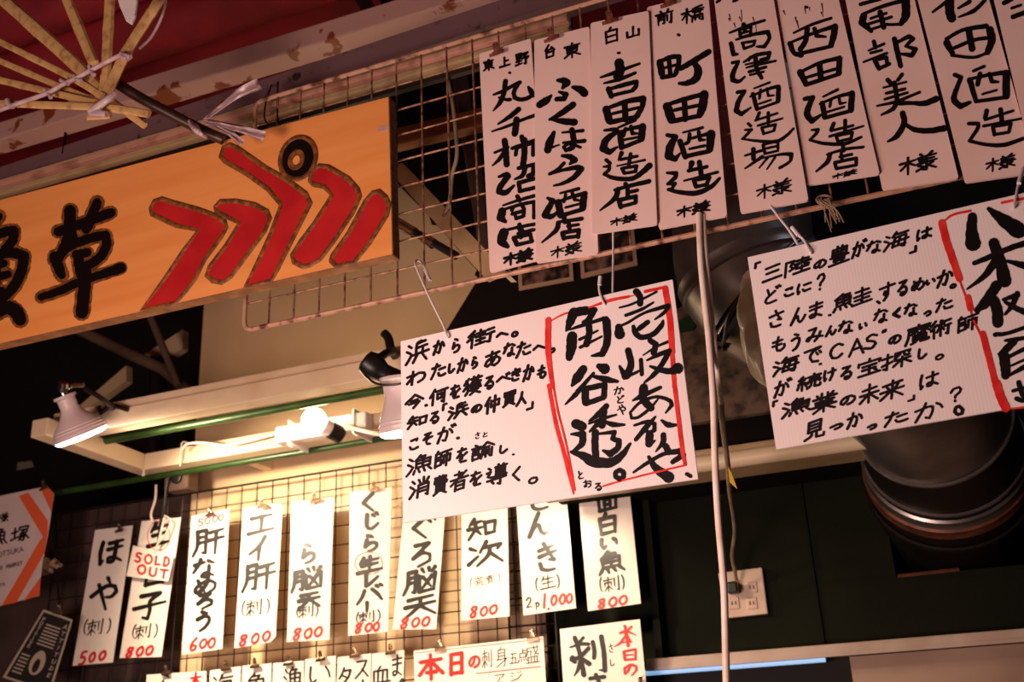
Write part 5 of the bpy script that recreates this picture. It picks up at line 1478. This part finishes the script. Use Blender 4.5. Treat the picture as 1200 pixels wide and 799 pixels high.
LOWER = [
 ('bottom row card with a red mark, farthest left of its row', [(172, 790.5), (242, 786), (240, 850), (168, 855)], 'ら 195 802 26 30', '本 229 799 14 24'),
 ('bottom row card just right of the card with the red mark', [(246, 785.5), (282, 780.5), (281, 850), (244, 855)], '海 261 803 26 30', ''),
 ('bottom row card third from the left, half a character in view', [(284, 780), (318, 777), (317, 845), (282, 850)], '魚 300 802 28 30', ''),
 ('bottom row card with cramped writing under the glare-washed card', [(320, 777), (356, 774), (355, 842), (318, 846)], '漁 343 796 22 34', ''),
 ('bottom row card with one bold two-stroke kana', [(357.5, 772.5), (393.5, 768), (392, 838), (356, 842)], 'い 374 790 32 36', ''),
 ('bottom row card with katakana side by side', [(395.7, 770), (434.7, 765.5), (433, 835), (394, 840)], 'ス 424 783 18 26;タ 405 792 18 24;レ 428 802 12 14', ''),
 ('bottom row card with the blood character beside a kana', [(435.5, 766), (473.7, 761.5), (472, 830), (434, 836)], 'ま 465 780 16 28;血 446 791 24 24;ぐ 470 802 10 16', ''),
]
for i, (lb, cor, tx, rd_) in enumerate(LOWER):
    dep = KY - .008 - .003 * (i % 2)
    o = panel('menu_card', lb, 'menu card', cor, dep, .0012, M['menu'], 'small cards in the bottom row')
    mb = MB(); line_of(mb, 0, 0, 1, tx, 2.4, dep - .0008, -.14, -.02, .2); mb.build('black_lettering', M['menu_ink'], o)
    if rd_: mb = MB(); line_of(mb, 0, 0, 1, rd_, 2.4, dep - .0008, -.14, -.02); mb.build('red_lettering', M['menu_red'], o)
o = panel('menu_card', 'wide sheet headed by bold red characters', 'menu card', [(485, 762.5), (636.5, 745.5), (643, 850), (487, 868)], KY - .01, .0012, M['menu'])
mb = MB(); line_of(mb, 470, 720, 6.667, '本 232 410 200 230;日 432 385 150 200;の 572 365 100 120 2.8', 4.6, KY - .0108, -.13, .02); mb.build('red_heading', M['menu_red'], o)
mb = MB(); line_of(mb, 470, 720, 6.667, '刺 672 345 90 160;身 785 330 100 170;五 880 340 70 100;点 950 320 80 120;盛 1030 310 110 160;ア 770 500 100 90 .9;ジ 900 480 110 90 .9', 1.0, KY - .0108, -.13, .02); mb.build('thin_lettering', M['menu_ink'], o)
mb = MB(); trace(mb, 470, 720, 6.667, '6:585,460 1090,405\n4:110,300 1105,190', KY - .0108); mb.build('ruled_line', M['menu_red'], o)
o = panel('menu_card', 'card with large black sashimi character and red column at its right', 'menu card', [(656, 737), (749.7, 725.4), (762, 850), (664, 862)], KY - .03, .0015, M['menu'])
mb = MB(); trace(mb, 640, 700, 8.07, """34:225,470,16 330,440 400,440
44:270,380 310,500 340,640 355,730,50
30:350,380 300,440
40:250,570,50 240,590 320,560 400,480,40
40:240,575,40 270,610
36:320,600 300,680 265,740,10
44:330,560,20 370,600 405,625,50
40:440,420 455,500 452,570
46:520,370 545,520 555,690
36:555,690 500,685,12
40:415,765 550,750
40:470,730 500,799""", KY - .0308); mb.build('brush_lettering', M['menu_ink'], o)
mb = MB(); trace(mb, 640, 700, 8.07, """24:700,335 760,320 850,355,10
30:745,270 765,380 775,455
22:805,275 745,345
24:745,370 700,430 645,465,8
20:770,365 800,420
14:720,425 800,415
30:735,515 745,585
24:735,510 845,490 845,585
16:760,545 820,540
22:745,590 845,580
24:800,640 770,700 745,720 740,670 800,635 850,650 850,690 805,738,10""", KY - .0308); mb.build('red_lettering', M['menu_red'], o)
mb = MB(); line_of(mb, 640, 700, 8.07, 'さ 612 480 50 90;し 622 615 60 80', 1.1, KY - .0308, -.1, .08); mb.build('small_kana', M['menu_ink'], o)

for k, (px, py, dd, lb) in enumerate((
    (141, 623, 0, 'clip on the far left price card'), (247, 604, 0, 'clip on the price card with the red scribble'), (308, 595, 0, 'clip on the price card with clipped corners'),
    (370, 588, 0, 'clip on the glare-washed price card'), (440, 575, 0, 'clip on the tall card with the red-circled character'),
    (196, 790, 0, 'clip on the bottom row card with the red mark'), (266, 785, 0, 'clip on the bottom row card right of the red-marked one'), (300, 782, 0, 'clip on the third bottom row card'),
    (339, 779, 0, 'clip on the bottom row card under the washed card'), (377, 774, 0, 'clip on the two-stroke kana card'), (417, 770, 0, 'clip on the katakana bottom row card'), (459, 766, 0, 'clip on the bottom row card with the blood character'),
    (517, 762, 0, 'left clip on the wide sheet with red heading'), (625, 750, 0, 'right clip on the wide sheet with red heading'))):
    put_clip(nick, px, py + 1, KY - .012, lb, 'metal clips on the menu cards', -.06, 1.0)
t = empty('paper_clip', P(751, 797, KY - .035)); tag(t, 'brass clip at the side of the sashimi card', 'clip')
mb = MB(); a, b = P(748, 792, KY - .034), P(754, 830, KY - .034); mb.box((a.x, KY - .04, b.z), (b.x, KY - .0305, a.z), .002); mb.build('body', M['nickel'], t)
mb = MB(); mb.tube([P(749, 793, KY - .041), P(753, 792, KY - .041)], .003, 8); mb.build('spring', M['nickel'], t, True)

# ------------------------------------------------------------------ far left: cloth banner, flyer, small tags
BY = 2.30
bn = panel('cloth_banner', 'white cloth banner with orange chevron stripes at the left edge', 'banner', [(-70, 600), (0, 581), (55, 569.5), (63, 578), (56, 625), (49, 660), (45, 698), (0, 710), (-70, 722)], BY, .002, M['cloth'])
mb = MB()
for q in ([(22, 581), (33, 577), (56, 610), (56, 625), (52, 632)], [(47, 571.5), (55, 569.5), (63, 578), (60, 600)], [(56, 622), (52, 648), (19, 706), (2, 709.5), (46, 634)], [(47.5, 676), (46, 697), (27, 704)]):
    mb.prism([P(x, y, BY - .0008) for x, y in q], (0, .0006, 0))
mb.build('orange_stripe', M['orange'], bn)
mb = MB(); line_of(mb, 0, 560, 3.345, '様 8 155 50 44 1.5;魚 0 230 60 80 2.3;塚 78 218 72 76 2.3;漁 -60 235 60 80 2.3', 2, BY - .0008, -.2, -.05, .2); mb.build('brush_lettering', M['marker'], bn)
mb = MB(); line_of(mb, 0, 560, 3.345, 'O 0 300 20 24;T 17 295 18 24;S 34 291 18 24;U 50 288 18 24;K 66 284 20 24;A 84 280 20 24;D 4 352 12 18;M 30 346 14 18;A 42 344 11 18;R 52 341 11 18;K 62 338 11 18;E 73 336 10 18;T 83 333 12 18;T 2 420 8 14;O 14 416 10 14', .75, BY - .0008, -.2, -.05); mb.build('printed_lettering', M['marker'], bn)
t_ = put_clip(nick, 53, 574, BY - .006, 'clip holding the striped cloth banner', 'clips at the far left', -.2, 1.1)

FY = 2.34
fl = panel('flyer', 'black and cream printed flyer hung askew at the bottom left corner', 'flyer', [(51, 714), (85, 726), (59, 812), (3, 793.5)], FY, .001, M['paper'])
mb = MB(); 
def fq(u, v):
    a = Vector((51, 714)); b = Vector((85, 726)); c = Vector((59, 812)); d = Vector((3, 793.5))
    p = (a * (1 - u) + b * u) * (1 - v) + (d * (1 - u) + c * u) * v; return (p.x, p.y)
mb.prism([P(*fq(u, v), FY - .0008) for u, v in ((.05, .03), (.95, .03), (.95, .97), (.05, .97))], (0, .0006, 0)); mb.build('black_print', M['flyer_black'], fl)
mb = MB()
for k in range(7):
    v = .16 + .045 * k; mb.prism([P(*fq(u, w_), FY - .0012) for u, w_ in ((.3, v), (.74, v), (.74, v + .018), (.3, v + .018))], (0, .0004, 0))
for k in range(6):
    v = .62 + .05 * k; mb.prism([P(*fq(u, w_), FY - .0012) for u, w_ in ((.1, v), (.3, v), (.3, v + .02), (.1, v + .02))], (0, .0004, 0))
mb.prism([P(*fq(.52 + .16 * math.cos(a), .68 + .17 * math.sin(a)), FY - .0011) for a in [2 * math.pi * i / 20 for i in range(20)]], (0, .0003, 0))
mb.build('pale_print', M['paper'], fl)
mb = MB(); mb.prism([P(*fq(.52 + .07 * math.cos(a), .72 + .1 * math.sin(a)), FY - .0015) for a in [2 * math.pi * i / 16 for i in range(16)]], (0, .0003, 0)); mb.build('figure_print', M['flyer_black'], fl)
mb = MB()
for k, ch in enumerate('POSITIVE'): glyph(mb, ch, *fq(.16, .12 + .055 * k), 4, 4, .8, FY - .0013, .35, -.6)
for k, ch in enumerate('ATTITUDE'): glyph(mb, ch, *fq(.86, .12 + .095 * k), 5, 5, .9, FY - .0013, .35, -.6)
mb.build('pale_lettering', M['paper'], fl)
put_clip(nick, 68, 720, FY - .006, 'clip holding the black and cream flyer', 'clips at the far left', .3, 1.1)
pole('dark_cord', [(62, 574, 2.36), (66, 620, 2.36), (66, 660, 2.36), (70, 716, 2.35)], .003, 'near_black', 'dark cord behind the banner that the flyer hangs from', 'cord')
mb = MB(); c = P(60, 664, 2.37)
for k in range(7):
    a = k * .9; mb.tube([c + Vector((.035 * math.cos(a), -.004 * k, .02 * math.sin(a))), c + Vector((.01 * math.sin(a), -.004 * k, .012 * math.cos(a * 2))), c + Vector((.04 * math.cos(a + 2.4), -.004 * k, .022 * math.sin(a + 2.4)))], .006, 8, 5)
tag(mb.build('rope_bundle', M['fibre'], smooth=True), 'knotted brown rope bundle right of the striped banner', 'rope')
tag(panel('paper_label', 'tiny white paper label on the dark wall above the banner', 'label', [(20.5, 542), (37, 540), (39.5, 547), (19.5, 551)], 3.597, .001, M['paper']), 'tiny white paper label on the dark wall above the banner', 'label')
pole('hanging_hook', [(183, 568, 2.38), (182, 585, 2.38), (177, 602, 2.38), (179, 612, 2.38)], .0035, 'cord', 'pale hook cord above the half-covered price card', 'hook', 4)
t = empty('junction_box', P(208, 560, 2.36)); tag(t, 'brown junction box under the far beam left of the cream wall', 'box')
mb = MB(); a, b = P(196, 549, 2.38), P(222, 573, 2.38); mb.box((a.x, 2.37, b.z), (b.x, 2.42, a.z), .006); mb.build('body', M['stone'], t)
mb = MB(); mb.lathe(P(208, 560, 2.371), (0, -1, 0), [(0, .018), (.008, .017), (.01, .012)], 20); mb.build('knob', M['black'], t, True)
mb = MB(); mb.tube([P(203, 550, 2.365), P(196, 566, 2.36), P(193, 590, 2.37), P(190, 606, 2.38)], .004, 8, 4); mb.build('lead', M['black'], t, True)

# ------------------------------------------------------------------ bamboo frame at top left
t = empty('bamboo_fan', P(120, 120, 1.25)); tag(t, 'fan of split bamboo strips tied with white plastic tape', 'bamboo frame')
TINES = [([(-60, -72), (20, 2), (330, 280), (480, 440)], 30, 1.235), ([(290, -80), (315, 0), (440, 300)], 25, 1.24), ([(520, -80), (515, 0), (500, 290), (488, 430)], 28, 1.232),
 ([(790, -80), (735, 20), (680, 105), (590, 250), (505, 430)], 30, 1.225), ([(-80, 155), (0, 195), (330, 360), (480, 450)], 16, 1.228), ([(-80, 250), (0, 285), (270, 400), (440, 470)], 15, 1.238),
 ([(-80, 360), (0, 375), (230, 430), (450, 482)], 17, 1.23), ([(-80, 484), (0, 485), (430, 500), (560, 512), (700, 535)], 19, 1.222), ([(500, 455), (560, 500), (680, 590)], 16, 1.244), ([(415, 548), (470, 545), (520, 540)], 16, 1.236)]
for pts, w, dep in TINES:
    pp_ = [P(x / 4, y / 4, dep) for x, y in pts]
    # tapered split strip: flat section with nodes
    mb = MB(); sc = (pp_[-1] - EYE).length / FPX
    r0 = w / 4 * sc
    pts2, _w = catmull(pp_, [1] * len(pp_), 6)
    rs = [r0 * (1.0 if i % 9 else 1.10) for i in range(len(pts2))]
    mb.tube(pts2, rs, 8, 0, True, .55); mb.build('bamboo_strip', M['bamboo'], t, True)
for pts, r, m_ in (([(-20, 522), (100, 480), (220, 437), (290, 397), (350, 370), (420, 332), (500, 290), (570, 258), (612, 268)], .0042, 'tape'), ([(210, 420), (225, 436), (238, 458)], .0035, 'tape'), ([(285, 375), (300, 385), (320, 392)], .004, 'tape'), ([(420, 310), (425, 330), (440, 352)], .004, 'tape'), ([(568, 250), (575, 268), (600, 276)], .0045, 'tape'), ([(35, 470), (45, 490), (60, 500)], .005, 'tape'), ([(350, 355), (360, 372), (380, 380)], .004, 'tape')):
    mb = MB(); mb.tube([P(x / 4, y / 4, 1.212) for x, y in pts], r, 10, 5); mb.build('tape_band', M['tape'], t, True)
mb = MB()
for k in range(6):
    mb.tube([P((540 - k * 8) / 4, (440 + k * 5) / 4, 1.212), P((500 - k * 9) / 4, (470 + k * 6) / 4, 1.206), P((465 - k * 8) / 4, (500 + k * 6) / 4, 1.208), P((440 + k * 12) / 4, (520 + k * 3) / 4, 1.212)], .0056, 8, 5)
mb.build('tape_knot', M['tape'], t, True)
t = empty('bamboo_pole', P(190, 125, 1.3)); tag(t, 'dark smoked bamboo pole running from the fan to the sign', 'pole')
pts = [P(136, 97, 1.27), P(160, 112, 1.29), P(182, 124, 1.31), P(203, 135, 1.33), P(226, 147, 1.35), P(262, 164, 1.38)]
mb = MB(); pq, _ = catmull(pts, [1] * 6, 6); mb.tube(pq, [.0098 * (1.06 if i % 12 == 0 else 1) for i in range(len(pq))], 12); mb.build('cane', M['dark_bamboo'], t, True)
mb = MB()
for k in range(4): mb.tube([P(222 + 3 * k, 142 + 2 * k, 1.338), P(226 + 3 * k, 150 + 2 * k, 1.33), P(232 + 3 * k, 156 + 1.5 * k, 1.345)], .0035, 8, 4)
mb.build('tape_wrap', M['tape'], t, True)
def streamer(pts, w, dep, name='tape_streamer'):
    mb = MB(); n = len(pts); vs = []; seg = 20
    pv = [Vector(p) for p in pts]; pq, _ = catmull(pv, [1] * n, 6)
    for i, p in enumerate(pq):
        d = (pq[min(i + 1, len(pq) - 1)] - pq[max(i - 1, 0)]).normalized(); nn = Vector((-d.y, d.x))
        u = i / (len(pq) - 1)
        for j in range(5):
            o_ = (j / 4 - .5) * w * (.25 + .75 * u)
            q = p + nn * o_; vs.append(P(q.x, q.y, dep + .004 * math.sin(j * 2.2 + i * .3)))
    mb.add(vs, [[i * 5 + j, (i + 1) * 5 + j, (i + 1) * 5 + j + 1, i * 5 + j + 1] for i in range(len(pq) - 1) for j in range(4)])
    o = mb.build(name, M['tape'], t, True); s = o.modifiers.new('thickness', 'SOLIDIFY'); s.thickness = .0004
streamer([(240, 140), (258, 125), (278, 110), (304, 98)], 14, 1.335); streamer([(238, 140), (262, 146), (285, 152), (310, 160)], 12, 1.34); streamer([(238, 142), (258, 150), (272, 158), (284, 168)], 9, 1.345)
pole('twin_cable', [(196, -8, 1.24), (192, 12, 1.24), (186, 28, 1.245), (176, 45, 1.25), (163, 57, 1.25)], .0026, 'tape', 'thin pink and white cable curling behind the uppermost bamboo strip', 'cable', 6)
mb = MB()
q = [(134, -14), (161, -14), (160, 2), (157.5, 18), (153, 28), (147, 24), (140, 8)]
mb.prism([P(x, y, 1.15) for x, y in q], (0, .006, 0)); o = mb.build('plastic_tongue', M['white_plastic']); tag(o, 'white pointed plastic tongue hanging at the top left border', 'plastic tongue')
bv = o.modifiers.new('bevel', 'BEVEL'); bv.width = .002; bv.segments = 2
# black wire ties on the corner of the panel
pole('wire_tie', [(318, 100, 1.47), (312, 118, 1.43), (310, 138, 1.41), (316, 148, 1.415)], .0018, 'black', 'black wire tie at the upper corner of the rusty wire panel nearest the sign top', 'tie', 5)
pole('wire_tie', [(326, 96, 1.47), (325, 118, 1.43), (326, 142, 1.41), (334, 152, 1.42)], .0018, 'black', 'black wire tie just right of the panel corner above the plywood sign', 'tie', 5)
